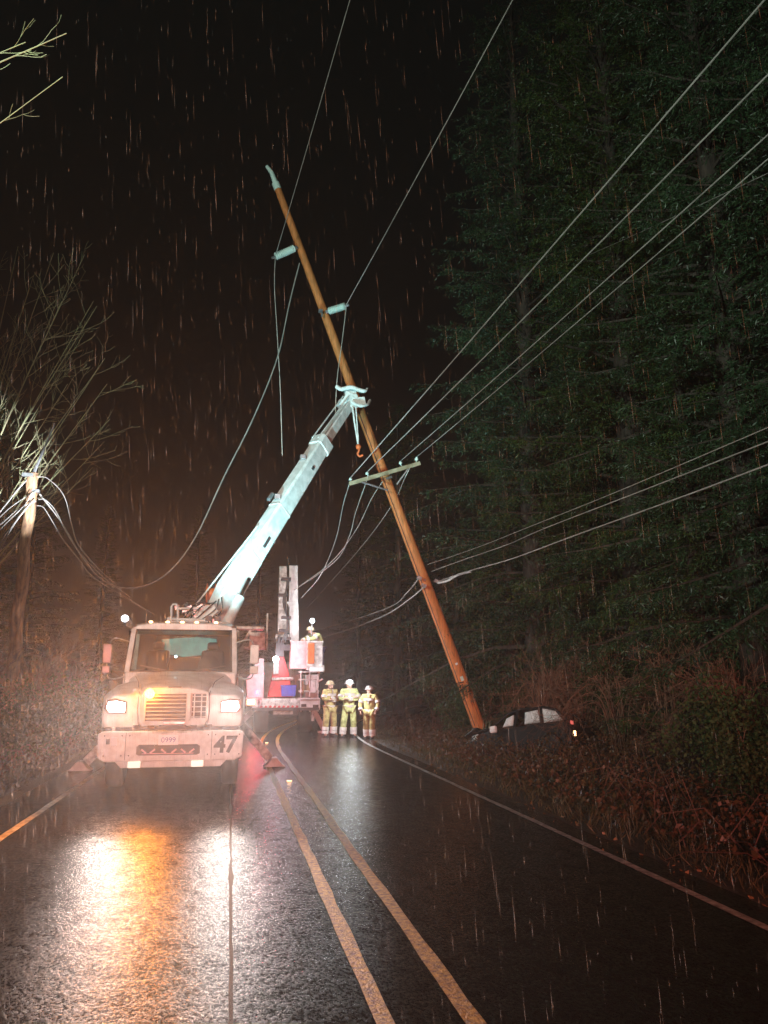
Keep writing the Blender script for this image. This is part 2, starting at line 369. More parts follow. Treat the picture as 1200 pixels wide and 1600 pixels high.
# ------------------------------------------------------------------ truck 47 (digger derrick)
T = empty('digger_derrick_truck', TR, 'white hooded line truck numbered 47 facing the camera with headlamps lit and boom raised', 'truck')
def pr(half, y, dz=0): return [V((x, y, z + dz)) for x, z in half] + [V((-x, y, z + dz)) for x, z in reversed(half)]
hood = MB()
hood.loft([
    pr([(0.52, 1.06), (0.56, 1.14), (0.58, 1.3), (0.57, 1.52), (0.50, 1.64), (0.30, 1.69), (0.08, 1.70)], 0.10),
    pr([(0.56, 1.02), (0.60, 1.14), (0.63, 1.32), (0.62, 1.58), (0.54, 1.70), (0.32, 1.75), (0.08, 1.765)], 0.24),
    pr([(0.70, 1.02), (0.76, 1.2), (0.78, 1.45), (0.76, 1.72), (0.66, 1.83), (0.38, 1.87), (0.08, 1.885)], 0.95),
    pr([(0.90, 1.02), (0.96, 1.2), (0.97, 1.5), (0.95, 1.84), (0.82, 1.95), (0.45, 1.99), (0.08, 2.00)], 1.62)])
hood.build('hood', M['white'], T, bevel=0.02, smooth=True)
for sx in (-1, 1):
    def fr(pts, y): return [V((sx * x, y, z)) for x, z in pts]
    fd = MB().loft([
        fr([(0.55, 1.04), (1.13, 1.04), (1.16, 1.2), (1.13, 1.48), (1.02, 1.57), (0.56, 1.60)], 0.12),
        fr([(0.55, 1.04), (1.17, 1.04), (1.20, 1.22), (1.18, 1.56), (1.04, 1.66), (0.58, 1.70)], 0.30),
        fr([(0.55, 1.12), (1.18, 1.12), (1.21, 1.25), (1.19, 1.62), (1.04, 1.74), (0.68, 1.80)], 0.85),
        fr([(0.55, 0.85), (1.10, 0.85), (1.12, 1.2), (1.10, 1.60), (1.00, 1.72), (0.80, 1.84)], 1.45)])
    fd.build('fender', M['white'], T, bevel=0.025, smooth=True)
    hl = MB().loft([fr([(0.78, 1.28), (1.08, 1.28), (1.13, 1.36), (1.10, 1.49), (0.94, 1.50), (0.78, 1.46)], 0.10),
                    fr([(0.76, 1.26), (1.10, 1.26), (1.15, 1.36), (1.12, 1.52), (0.94, 1.53), (0.76, 1.48)], 0.16)])
    h = hl.build('headlamp', M['chrome'], T, bevel=0.008)
    MB().loft([fr([(0.81, 1.31), (1.04, 1.31), (1.08, 1.37), (1.05, 1.46), (0.94, 1.47), (0.81, 1.44)], 0.075),
               fr([(0.80, 1.30), (1.05, 1.30), (1.10, 1.37), (1.07, 1.47), (0.94, 1.48), (0.80, 1.45)], 0.10)]).build('lens', M['e_head'], h)
    MB().box((sx * 0.60, 0.09, 1.06), (0.10, 0.04, 0.05)).build('tow_bracket', M['dark'], T)
sh = MB()
for sx in (-1, 1): sh.tube([(sx * 0.575, 0.105, 1.10), (sx * 0.60, 0.115, 1.35), (sx * 0.585, 0.12, 1.60), (sx * 0.66, 0.55, 1.80), (sx * 0.80, 1.3, 1.90)], 0.007, 4)
sh.build('hood_seam', M['dark'], T)
ht = MB()
for sx in (-1, 1): ht.box((sx * 1.0, 0.9, 1.72), (0.04, 0.10, 0.05)).box((sx * 1.215, 0.55, 1.35), (0.01, 0.10, 0.05))
ht.build('hood_catch', M['black'], T)
# grille with two bays of slats
gs = MB().box((-0.13, 0.092, 1.37), (0.66, 0.02, 0.44)).box((0.42, 0.092, 1.39), (0.24, 0.02, 0.40))
g = gs.build('grille', M['grille'], T)
sl = MB()
for i in range(7): sl.box((-0.13, 0.068, 1.185 + i * 0.062), (0.66, 0.03, 0.016))
for i in range(5): sl.box((0.42, 0.068, 1.21 + i * 0.085), (0.24, 0.03, 0.016))
for x in (0.34, 0.46): sl.box((x, 0.060, 1.39), (0.022, 0.02, 0.40))
sl.box((0.245, 0.064, 1.38), (0.07, 0.04, 0.46)); sl.box((-0.475, 0.064, 1.37), (0.035, 0.04, 0.47)); sl.box((0.55, 0.064, 1.37), (0.03, 0.04, 0.47))
sl.box((0.03, 0.064, 1.615), (1.05, 0.04, 0.03)); sl.build('grille_slats', M['white'], g, bevel=0.004)
MB().box((0.0, 0.078, 1.71), (0.22, 0.02, 0.022)).build('hood_latch', M['dark'], T)
MB().box((0.02, 0.06, 1.118), (0.36, 0.03, 0.045)).box((-0.03, 0.055, 1.118), (0.08, 0.035, 0.02)).build('name_badge', M['chrome'], T, bevel=0.006)
it = MB().box((0.0, 0.095, 1.045), (0.44, 0.03, 0.07)).box((-0.36, 0.095, 1.045), (0.11, 0.03, 0.055)).box((0.35, 0.095, 1.045), (0.11, 0.03, 0.055))
it.build('air_intake', M['black'], T)
MB().box((0, 0.20, 1.02), (2.2, 0.16, 0.05)).build('bumper_gap_trim', M['dark'], T)
# bumper
bp = MB().prism([(-1.17, 0.56), (-1.05, 0.50), (1.05, 0.50), (1.17, 0.56), (1.19, 0.95), (1.12, 0.99), (-1.12, 0.99), (-1.19, 0.95)], 0.0, 0.10)
bmp = bp.build('bumper', M['dirty_white'], T, bevel=0.02)
MB().box((-0.74, -0.001, 0.75), (0.008, 0.004, 0.44)).box((0.66, -0.001, 0.75), (0.008, 0.004, 0.44)).build('bumper_seam', M['dark'], bmp)
sm = MB()
for x in (-1.08, -0.80, -0.68, 0.60, 0.72, 1.12):
    for z in (0.60, 0.92): sm.tube([(x, -0.004, z), (x, 0.004, z)], 0.012, 6)
sm.build('bumper_bolt', M['dark'], bmp)
MB().prism([(-0.80, 0.40), (0.82, 0.40), (0.92, 0.505), (-0.90, 0.505)], 0.03, 0.10).build('lower_valance', M['white'], T, bevel=0.01)
MB().box((0.0, -0.004, 0.97), (0.64, 0.02, 0.04)).build('bumper_step', M['grime'], bmp, bevel=0.006)
slot = MB().prism([(-0.56, 0.62), (-0.52, 0.60), (0.42, 0.60), (0.47, 0.62), (0.47, 0.74), (0.42, 0.77), (-0.52, 0.77), (-0.56, 0.74)], -0.006, 0.02)
so = slot.build('bumper_slot', M['black'], bmp)
dv = MB()
for x, d in ((-0.44, 1), (-0.30, -1), (-0.12, 1), (0.05, -1), (0.2, 1), (0.34, -1)):
    dv.box((x, -0.012, 0.665), (0.10, 0.01, 0.030), Matrix.Rotation(R(38 * d), 3, 'Y'))
dv.box((-0.05, -0.012, 0.625), (0.84, 0.01, 0.014)); dv.build('slot_trim', M['pinkpanel'], so)
pl = MB().box((-0.05, -0.016, 0.845), (0.33, 0.012, 0.165)).build('number_plate', M['plate'], bmp, bevel=0.004)
def text(body, loc, size, m, parent, name, rot=(R(90), 0, 0), bold=0.0, ext=0.003, shear=0.0, sx=1.0):
    c = bpy.data.curves.new(name, 'FONT'); c.body = body; c.size = size; c.align_x = 'CENTER'; c.align_y = 'CENTER'; c.offset = bold; c.extrude = ext; c.shear = shear
    o = bpy.data.objects.new(name, c); COL.objects.link(o); bpy.context.view_layer.update()
    me = bpy.data.meshes.new_from_object(o.evaluated_get(bpy.context.evaluated_depsgraph_get())); bpy.data.objects.remove(o)
    me.materials.clear(); me.materials.append(m); o = bpy.data.objects.new(name, me); COL.objects.link(o)
    o.location = loc; o.rotation_euler = rot; o.parent = parent; o.scale = (sx, 1, 1); return o
text('0999', (-0.05, -0.026, 0.84), 0.12, M['plate_blue'], pl, 'plate_characters')
text('47', (0.885, -0.006, 0.745), 0.37, M['numeral'], bmp, 'fleet_number', bold=0.012, shear=0.05, sx=1.0)
MB().box((-0.92, -0.008, 0.83), (0.10, 0.02, 0.14)).build('side_marker', M['plate'], bmp, bevel=0.004)
MB().box((-1.02, -0.006, 0.83), (0.06, 0.014, 0.09)).build('tow_eye', M['dark'], bmp)
for x in (-0.58, 0.44): MB().box((x, -0.01, 0.455), (0.20, 0.06, 0.10)).build('fog_lamp', M['e_plate'], T, bevel=0.01)
# amber flasher on a short stalk on the hood
am = MB().tube([(-0.40, 0.16, 1.60), (-0.40, 0.02, 1.60)], 0.035, 12).build('flasher', M['dark'], T)
MB().ball((-0.40, -0.03, 1.60), 0.085, 8).build('lens', M['e_amber'], am, smooth=True)
# cab
cab = MB()
cab.loft([pr([(1.00, 0.75), (1.03, 1.2), (1.03, 1.98)], 1.60), pr([(1.02, 0.75), (1.06, 1.2), (1.06, 1.98)], 3.05)])
cab.build('cab_body', M['white'], T, bevel=0.03)
rf = MB().loft([pr([(0.90, 2.79), (0.94, 2.82), (0.90, 2.88), (0.6, 2.93)], 1.95), pr([(1.0, 2.76), (1.03, 2.82), (0.98, 2.92), (0.6, 2.97)], 2.2), pr([(1.0, 2.76), (1.03, 2.82), (0.98, 2.92), (0.6, 2.97)], 3.0)])
rf.build('cab_roof', M['white'], T, bevel=0.02, smooth=True)
pil = MB()
for sx in (-1, 1):
    pil.beam((sx * 1.0, 1.62, 1.96), (sx * 0.96, 2.0, 2.84), 0.09, 0.07)
    pil.beam((sx * 1.03, 2.98, 1.96), (sx * 0.99, 2.98, 2.84), 0.08, 0.08)
    pil.beam((sx * 1.03, 2.5, 1.96), (sx * 0.99, 2.5, 2.82), 0.05, 0.05)
pil.build('pillar', M['white'], T, bevel=0.01)
MB().box((0, 3.0, 2.12), (2.0, 0.05, 0.35)).box((-0.82, 3.0, 2.5), (0.38, 0.05, 0.65)).box((0.82, 3.0, 2.5), (0.38, 0.05, 0.65)).box((0, 3.0, 2.78), (1.3, 0.05, 0.1)).build('cab_back_wall', M['black'], T)
def quadp(pts, th):  # thin slab through four points
    a, b, c, d = [V(p) for p in pts]; n = (b - a).cross(d - a).normalized() * th
    return [[a, b, c, d], [a + n, b + n, c + n, d + n]]
ws = MB().loft(quadp([(-0.96, 1.655, 2.00), (0.96, 1.655, 2.00), (0.92, 1.985, 2.80), (-0.92, 1.985, 2.80)], 0.012)).build('windscreen', M['glass'], T)
fr_ = MB()
for a, b in (((-0.96, 1.64, 2.0), (0.96, 1.64, 2.0)), ((-0.92, 1.97, 2.80), (0.92, 1.97, 2.80)), ((-0.955, 1.64, 2.0), (-0.915, 1.97, 2.8)), ((0.955, 1.64, 2.0), (0.915, 1.97, 2.8))):
    fr_.tube([a, b], 0.022, 6)
fr_.build('windscreen_seal', M['black'], ws)
wp = MB()
for x, dx in ((-0.15, -0.62), (0.2, 0.62)): wp.tube([(x, 1.60, 1.99), (x + dx, 1.66, 2.10)], 0.012, 5)
wp.build('wiper', M['black'], ws)
for sx in (-1, 1):
    MB().box((sx * 1.035, 2.3, 2.38), (0.012, 0.95, 0.78)).build('side_window', M['glass'], T)
    bmr = MB().tube(catmull([(sx * 1.02, 1.75, 2.55), (sx * 1.28, 1.62, 2.60), (sx * 1.36, 1.58, 2.4), (sx * 1.36, 1.58, 1.95), (sx * 1.25, 1.65, 1.85), (sx * 1.02, 1.75, 1.90)], 4), 0.016, 6)
    mr_ = bmr.build('mirror_arm', M['steel'], T)
    MB().box((sx * 1.37, 1.57, 2.32), (0.17, 0.08, 0.36)).box((sx * 1.37, 1.57, 2.02), (0.16, 0.08, 0.15)).build('mirror', M['chrome' if sx < 0 else 'white'], mr_, bevel=0.02)
    MB().box((sx * 1.07, 2.35, 1.35), (0.025, 1.15, 1.2)).build('cab_door', M['white'], T, bevel=0.01)
# interior: seats, wheel, dash, teal glow put in at the rear window
MB().box((0, 1.85, 1.95), (1.8, 0.35, 0.12)).build('dashboard', M['black'], T, bevel=0.03)
for x in (-0.55, 0.55): MB().box((x, 2.72, 2.12), (0.46, 0.14, 0.62)).box((x, 2.74, 2.52), (0.24, 0.1, 0.16)).build('seat', M['black'], T, bevel=0.05)
MB().prism([(-0.52, 2.66), (-0.40, 2.36), (-0.05, 2.30), (0.34, 2.34), (0.44, 2.50), (0.62, 2.56), (0.60, 2.68), (0.2, 2.72)], 2.91, 2.94).build('rear_window_glow', M['e_teal'], T, bevel=0.02, label='teal patch of light in the rear cab window, made as a glowing pane')  # pane given its own teal glow in place of light through the window
MB().lathe([(0.19, 0), (0.21, 0.012), (0.19, 0.024)], (0.5, 2.1, 2.10), 'Y', 20).build('steering_wheel', M['black'], T, smooth=True)
MB().ball((-0.14, 1.95, 2.28), 0.022, 5).build('dome_lamp', M['e_white_s'], T)
# roof clearance lamps
for x in (-0.66, -0.34, -0.06, 0.22, 0.60):
    MB().ball((x, 2.02, 2.955), 0.028, 5, (1.5, 1, 0.8)).build('clearance_lamp', M['e_amber_s'], T, smooth=True)
# corner spot lamp and its bracket, right-hand roof flood lamps
sp = MB().tube([(-1.0, 1.9, 2.84), (-1.1, 1.72, 2.86)], 0.025, 8).tube([(-1.10, 1.62, 2.98), (-1.06, 1.82, 2.90)], 0.07, 14).build('spot_lamp', M['steel'], T)
MB().tube([(-1.105, 1.605, 2.983), (-1.108, 1.59, 2.99)], 0.062, 14).build('lens', M['e_white_s'], sp)
for x in (0.45, 0.62):
    fl = MB().box((x, 2.06, 3.04), (0.13, 0.10, 0.10)).tube([(x, 2.07, 2.93), (x, 2.07, 3.0)], 0.012, 6).build('flood_lamp', M['dark'], T, bevel=0.01)
an = MB()
for x in (-1.05, -0.78): an.tube([(x, 2.3, 2.90), (x - 0.01, 2.3, 3.14)], 0.012, 5)
an.build('antenna', M['steel'], T)
# frame rails, wheels, fuel tank, body
MB().box((-0.42, 4.6, 0.82), (0.10, 8.6, 0.26)).box((0.42, 4.6, 0.82), (0.10, 8.6, 0.26)).build('frame_rail', M['dark'], T)
def wheel(x, y, wdt=0.28, parent=T, r=0.51, loc0=V((0, 0, 0)), rim='grime'):
    s = 1 if x > 0 else -1
    o = MB().lathe([(r * 0.62, -wdt / 2), (r * 0.93, -wdt / 2), (r, -wdt * 0.35), (r, wdt * 0.35), (r * 0.93, wdt / 2), (r * 0.62, wdt / 2)], (x, y, r), 'X', 28).build('wheel', M['rubber'], parent, smooth=True)
    MB().lathe([(0.02, s * wdt * 0.20), (r * 0.3, s * wdt * 0.22), (r * 0.32, s * wdt * 0.42), (r * 0.45, s * wdt * 0.36), (r * 0.6, s * wdt * 0.5), (r * 0.63, s * wdt * 0.46), (r * 0.6, 0.0)], (x, y, r), 'X', 24).build('rim', M[rim], o, smooth=True)
    return o
for x in (-0.98, 0.98): wheel(x, 0.98)
for x in (-0.95, 0.95): wheel(x, 7.2, 0.5)
MB().box((0, 3.2, 0.78), (1.9, 0.5, 0.4)).build('cross_member', M['dark'], T, bevel=0.02)
for sx in (-1, 1):
    bd = MB().box((sx * 0.96, 6.2, 1.42), (0.46, 5.2, 0.98)).build('tool_body', M['white'], T, bevel=0.02)
    dr = MB()
    for k in range(4): dr.box((sx * 1.195, 4.3 + k * 1.2, 1.42), (0.014, 1.02, 0.8))
    dr.build('tool_door', M['white'], bd, bevel=0.004)
MB().box((0, 6.2, 1.02), (1.46, 5.2, 0.10)).build('deck', M['dark'], T)
# outriggers behind the cab
for sx, fx in ((-1, -2.03), (1, 1.93)):
    og = MB().beam((sx * 0.80, 3.62, 1.35), (fx - sx * 0.10, 3.62, 0.18), 0.17, 0.18).build('outrigger', M['grime'], T, bevel=0.015)
    MB().beam((sx * 0.55, 3.62, 1.5), (sx * 1.15, 3.62, 0.95), 0.28, 0.30).build('sleeve', M['grime'], og, bevel=0.015)
    MB().prism([(fx - 0.24, 0.02), (fx + 0.24, 0.02), (fx + 0.16, 0.07), (fx + 0.05, 0.20), (fx - 0.05, 0.20), (fx - 0.16, 0.07)], 3.44, 3.80).build('foot', M['white'], og, bevel=0.01)
# rack with floodlit shelf sticking out behind the cab
rk = MB().box((1.28, 4.6, 3.02), (0.74, 0.5, 0.06)).box((1.50, 4.6, 2.75), (0.36, 0.45, 0.34)).box((1.46, 4.6, 2.56), (0.50, 0.5, 0.05)).tube([(1.72, 4.4, 2.5), (1.72, 4.4, 3.36)], 0.025, 6).beam((1.0, 4.5, 2.4), (1.35, 4.5, 2.98), 0.05, 0.05).tube([(1.05, 4.6, 1.8), (1.05, 4.6, 3.0)], 0.035, 8)
rk.build('tool_rack', M['grime'], T, bevel=0.006)
# turret, winch, guard frame
def L(p): return V(p) - TR
tb = L(at(300, 985, 18.5)); 
MB().lathe([(0.50, 1.07), (0.50, 1.35), (0.42, 1.40), (0.36, 2.6), (0.44, 2.66), (0.44, 2.86)], (0.03, 5.0, 0), 'Z', 24).build('turret', M['grime'], T, smooth=True)
P0 = L(at(334, 962, 18.6)); P1 = L(at(501, 697, 23.0)); P2 = L(at(547, 630, 24.7))
yk = MB().beam(L(at(292, 985, 18.4)), L(at(338, 948, 18.3)), 0.14, 0.42, 0.14, 0.30).beam(L(at(292, 985, 19.0)), L(at(338, 948, 18.9)), 0.14, 0.42, 0.14, 0.30).box(L(at(300, 978, 18.6)), (0.95, 0.8, 0.16)).build('boom_yoke', M['boom'], T, bevel=0.012)
bits = MB(); rr = random.Random(3)
for k in range(26):
    p = L(at(rr.uniform(276, 344), rr.uniform(948, 972), 18.4)); a = V((rr.uniform(-1, 1), rr.uniform(-.5, .5), rr.uniform(-.5, .7))).normalized()
    if k % 2: bits.tube([p - a * 0.16, p + a * 0.16], rr.uniform(0.014, 0.035), 6)
    else: bits.box(p, (rr.uniform(.06, .2), .12, rr.uniform(.05, .13)), Matrix.Rotation(rr.uniform(-.7, .7), 3, 'Y'))
bits.build('hydraulic_valves', M['steel'], T, bevel=0.004)
hs = MB()
for k in range(5):
    a = L(at(283 + 9 * k, 972, 18.3)); b_ = L(at(330 + 4 * k, 945 - 3 * k, 18.3)); m_ = (a + b_) / 2 + V((0.05 * k, -0.15, 0.22 - 0.07 * k))
    hs.tube(catmull([a, m_, b_], 6), 0.016, 6)
hs.build('hydraulic_hose', M['black'], T, smooth=True)
gl_ = [L(at(x, y, 18.2)) for x, y in ((268, 974), (268, 948), (271, 944), (275, 944), (278, 948), (278, 974))]
gf = MB().tube(gl_, 0.032, 8).tube([L(at(278, 951, 18.2)), L(at(312, 950, 18.3))], 0.03, 6).tube([L(at(266, 967, 18.2)), L(at(330, 970, 18.2))], 0.035, 6).tube([L(at(264, 974, 18.2)), L(at(264, 964, 18.2))], 0.05, 6)
gf.build('guard_frame', M['boom'], T, smooth=True)
wc = MB().lathe([(0.26, -0.12), (0.26, -0.09), (0.15, -0.08), (0.15, 0.08), (0.26, 0.09), (0.26, 0.12)], L(at(330, 928, 19.3)), 'X', 24).build('winch_drum', M['orange'], T, smooth=True)
# boom: main section with collars, flared heel, inner section
ax = (P1 - P0).normalized(); upv = V((0, 0, 1))
def bp_(t): return P0 + (P1 - P0) * t
main = MB().beam(bp_(-0.02), bp_(0.12), 0.34, 0.40, 0.46, 0.62, cham=0.12).beam(bp_(0.12), bp_(0.30), 0.46, 0.62, 0.46, 0.60, cham=0.12).beam(bp_(0.30), bp_(1.0), 0.45, 0.58, 0.42, 0.50, cham=0.12)
bo = main.build('boom', M['boom'], T, bevel=0.012)
MB().beam(bp_(0.975), bp_(1.03), 0.50, 0.60, cham=0.15).beam(bp_(0.56), bp_(0.568), 0.455, 0.585, cham=0.12).build('boom_collar', M['boom'], bo, bevel=0.012)
sdv = ax.cross(upv).normalized(); nup = sdv.cross(ax)
br = MB()
for t, s_ in ((0.60, 1), (0.44, -1), (0.86, 1), (0.20, -1)):
    c = bp_(t) + nup * 0.31 * s_; br.box(c, (0.16, 0.2, 0.14))
br.tube([bp_(0.62) + nup * 0.36 - sdv * 0.22, bp_(0.58) + nup * 0.36 - sdv * 0.22], 0.06, 8)
br.build('boom_bracket', M['steel'], bo, bevel=0.01)
dc = MB()
for t, l_ in ((0.84, 0.12), (0.38, 0.36)):
    c = bp_(t) - nup * 0.02 + sdv * 0.236; dc.beam(c - ax * l_ / 2, c + ax * l_ / 2, 0.012, 0.09)
dc.build('boom_decal', M['dark'], bo)
inner = MB().beam(bp_(0.9), P2, 0.26, 0.32, 0.24, 0.30, cham=0.1).build('boom_extension', M['boom'], T, bevel=0.01)
MB().tube([P1 + nup * 0.34 - sdv * 0.1, P2 + nup * 0.30 - sdv * 0.1], 0.022, 6).tube([P1 + nup * 0.30 + sdv * 0.1, P2 + nup * 0.26 + sdv * 0.1], 0.022, 6).build('extension_hose', M['boom'], inner)
MB().tube([bp_(0.42) + nup * 0.34, L(at(306, 945, 18.4))], 0.022, 6).build('winch_line', M['rope'], T)
MB().tube([L(at(354, 976, 18.3)), L(at(374, 934, 18.9))], 0.13, 14).build('lift_cylinder', M['boom'], T, smooth=True)
MB().tube([L(at(374, 934, 18.9)), L(at(388, 905, 19.4))], 0.06, 12).build('cylinder_rod', M['chrome'], T, smooth=True)
# pole claw at the boom tip
hd = MB().box(P2 + V((0.0, 0, 0.05)), (0.46, 0.42, 0.42), Matrix.Rotation(R(30), 3, 'Y')).box(P2 + V((0.26, -0.12, 0.0)), (0.42, 0.20, 0.30), Matrix.Rotation(R(-10), 3, 'Y')).box(P2 + V((0.0, 0, 0.34)), (0.36, 0.36, 0.28))
hd.tube([P2 + V((-0.3, -0.2, -0.05)), P2 + V((-0.3, 0.2, -0.05))], 0.11, 12).tube([P2 + V((0.12, -0.24, 0.16)), P2 + V((0.12, 0.24, 0.16))], 0.10, 12)
hdo = hd.build('boom_head', M['boom'], T, bevel=0.02)
cl = MB()
cl.tube(catmull([L(at(526, 604, 24.6)), L(at(534, 608, 24.5)), L(at(548, 605, 24.4)), L(at(560, 609, 24.3)), L(at(570, 611, 24.3)), L(at(574, 607, 24.4))], 4), [0.07] * 16 + [0.06, 0.05, 0.04, 0.035, 0.03][:5], 8)
cl.tube(catmull([L(at(550, 628, 24.4)), L(at(562, 634, 24.3)), L(at(574, 632, 24.5)), L(at(578, 626, 24.9))], 4), 0.05, 8)
cl.build('pole_claw', M['boom'], hdo, smooth=True)
rp_ = MB().tube([L(at(551, 636, 24.4)), L(at(554, 660, 24.4)), L(at(560, 696, 24.4))], 0.03, 6).tube([L(at(556, 636, 24.4)), L(at(560, 690, 24.4))], 0.02, 6).build('load_line', M['rope'], T)
hk = catmull([L(at(560, 694, 24.4)), L(at(561, 704, 24.4)), L(at(559, 709, 24.4)), L(at(562, 713, 24.4)), L(at(567, 711, 24.4))], 5)
MB().tube(hk, 0.035, 8).ball(L(at(560, 698, 24.4)), 0.09, 6).build('hook', M['orange'], rp_, smooth=True)

# ------------------------------------------------------------------ bucket truck seen from behind
B = empty('bucket_truck', BK, 'white bucket truck beyond truck 47, rear deck to the camera, boom folded upright', 'truck')
def LB(x, y, D=28.0): return at(x, y, D) - BK
MB().box((0, 1.0, 0.86), (2.3, 2.4, 0.10)).build('deck', M['dark'], B)
for x in (-0.8, 0.8): wheel(x, 1.5, 0.5, B)
MB().box((0, 2.6, 0.75), (0.9, 5, 0.24)).build('frame_rail', M['dark'], B)
tail = MB().box((-0.20, 0.02, 1.02), (1.35, 0.12, 0.40)).build('tail_panel', M['grime'], B, bevel=0.02)
MB().box((0.84, 0.0, 1.02), (0.72, 0.14, 0.40)).box((0.84, -0.09, 1.2), (0.7, 0.06, 0.05)).build('step_panel', M['white'], B, bevel=0.02)
cr_ = MB()
for k in range(9): cr_.box((-0.86 + k * 0.155, -0.045, 0.93), (0.08, 0.012, 0.10), Matrix.Rotation(R(30), 3, 'Y'))
cr_.build('chevron_strip', M['redpaint'], tail)
MB().box((0.62, -0.08, 0.98), (0.18, 0.02, 0.10)).box((1.04, -0.08, 0.94), (0.20, 0.02, 0.13)).build('tail_recess', M['black'], tail)
for x in (-1.18,): 
    tl = MB().box((-1.20, -0.02, 1.10), (0.42, 0.16, 0.30)).build('lamp_panel', M['pinkpanel'], B, bevel=0.02)
    MB().box((-1.22, -0.12, 1.10), (0.26, 0.05, 0.16)).build('tail_lamp', M['e_amber_s'], tl, bevel=0.01)
    MB().ball(LB(402, 1082, 27.7), 0.09, 8).build('red_flasher', M['e_red'], tl, smooth=True)
    MB().ball(LB(410, 1052, 27.7), 0.05, 8).build('red_flasher', M['e_red'], tl, smooth=True)
MB().prism([(-1.35, 1.25), (-0.85, 1.25), (-0.80, 1.7), (-0.82, 2.6), (-1.10, 2.6), (-1.22, 2.1), (-1.42, 1.9)], 0.1, 0.7).build('side_box', M['pinkpanel'], B, bevel=0.02)
for sx in (-1, 1): MB().box((sx * 1.0, 3.2, 1.5), (0.5, 4.6, 1.1)).build('tool_body', M['white'], B, bevel=0.02)
MB().box((0, 6.2, 1.7), (2.1, 1.6, 1.8)).build('cab', M['white'], B, bevel=0.08)
# boom pedestal and folded booms
MB().prism([(-0.62, 1.25), (0.28, 1.25), (0.12, 2.1), (-0.10, 2.75), (-0.32, 2.75), (-0.48, 2.0)], 0.55, 1.0).build('pedestal', M['redpaint'], B, bevel=0.02)
zt_ = lambda y, D=28: LB(450, y, D).z
xl = lambda x, y=950: LB(x, y).x
lo = MB().box(((xl(436) + xl(449)) / 2, 0.8, (zt_(880) + zt_(992)) / 2), (0.32, 0.36, zt_(880) - zt_(992))).build('lower_boom', M['grime'], B, bevel=0.02)
up_ = MB().loft([[V((x, y, zt_(1003))) for x, y in ((xl(455), 0.55), (xl(470), 0.55), (xl(470), 1.0), (xl(455), 1.0))],
                 [V((x, y, zt_(948))) for x, y in ((xl(453), 0.55), (xl(468), 0.55), (xl(468), 1.0), (xl(453), 1.0))],
                 [V((x, y, zt_(940))) for x, y in ((xl(449), 0.55), (xl(467), 0.55), (xl(467), 1.0), (xl(449), 1.0))],
                 [V((x, y, zt_(879))) for x, y in ((xl(449.5), 0.55), (xl(465), 0.55), (xl(465), 1.0), (xl(449.5), 1.0))]]).build('upper_boom', M['boom'], B, bevel=0.02)
MB().tube([LB(450, 940), LB(450, 871)], 0.045, 8).build('boom_cylinder', M['chrome'], B)
hb = MB()
for k in range(3): hb.tube(catmull([LB(449 + k, 900 + 6 * k, 27.7), LB(446 - 2 * k, 940, 27.6), LB(449 + k, 975, 27.6), LB(440 + 3 * k, 1004, 27.6)], 5), 0.022, 5)
hb.build('hydraulic_hose', M['black'], B, smooth=True)
dt = MB()
for y in (905, 930, 965, 985, 998, 1010): dt.box(LB(441 + (y % 3) * 3, y, 27.9), (0.34, 0.3, 0.10))
dt.box(LB(437, 1015, 27.8), (0.3, 0.4, 0.5)).box(LB(447, 1012, 27.8), (0.42, 0.3, 0.22)).tube([LB(431, 1020, 27.7), LB(437, 995, 27.7)], 0.07, 8)
dt.build('boom_linkage', M['dark'], B, bevel=0.01)
kn = MB().tube([LB(431, 995), LB(452, 995)], 0.10, 10).tube([LB(433, 1006), LB(446, 1001)], 0.07, 8).box(LB(431, 1040, 27.7), (0.18, 0.3, 0.6)).build('boom_knuckle', M['grime'], B, bevel=0.01)
MB().ball(LB(431, 1030, 27.3), 0.11, 8).build('deck_lamp', M['e_white_s'], B, smooth=True)
# buckets
bx = MB()
def basket(x0, x1, y0, y1, D, m, name, dep=0.6):
    a = LB(x0, y0, D); b_ = LB(x1, y1, D); ww = b_.x - a.x; hh = a.z - b_.z; cx = (a.x + b_.x) / 2; cy = a.y; t = 0.04
    q = MB().box((cx, cy, b_.z + hh / 2), (ww, t, hh)).box((cx, cy + dep, b_.z + hh / 2), (ww, t, hh)).box((a.x + t / 2, cy + dep / 2, b_.z + hh / 2), (t, dep - t, hh)).box((b_.x - t / 2, cy + dep / 2, b_.z + hh / 2), (t, dep - t, hh)).box((cx, cy + dep / 2, b_.z + t / 2), (ww - 2 * t, dep - t, t))
    q.box((cx, cy - 0.035, a.z - 0.02), (ww + 0.06, 0.04, 0.07)); return q.build(name, M[m], B, bevel=0.015)
basket(455, 480, 1002, 1045, 27.4, 'pinkpanel', 'tool_basket')
bk1 = basket(480, 503, 1002, 1047, 27.3, 'grime', 'bucket', 0.75)
MB().box(LB(486, 1021, 27.15), (0.24, 0.06, 0.72)).build('orange_cover', M['orange'], bk1, bevel=0.03)
MB().box(LB(494, 1046, 27.2), (0.5, 0.3, 0.16)).build('bucket_mount', M['white'], B, bevel=0.03)
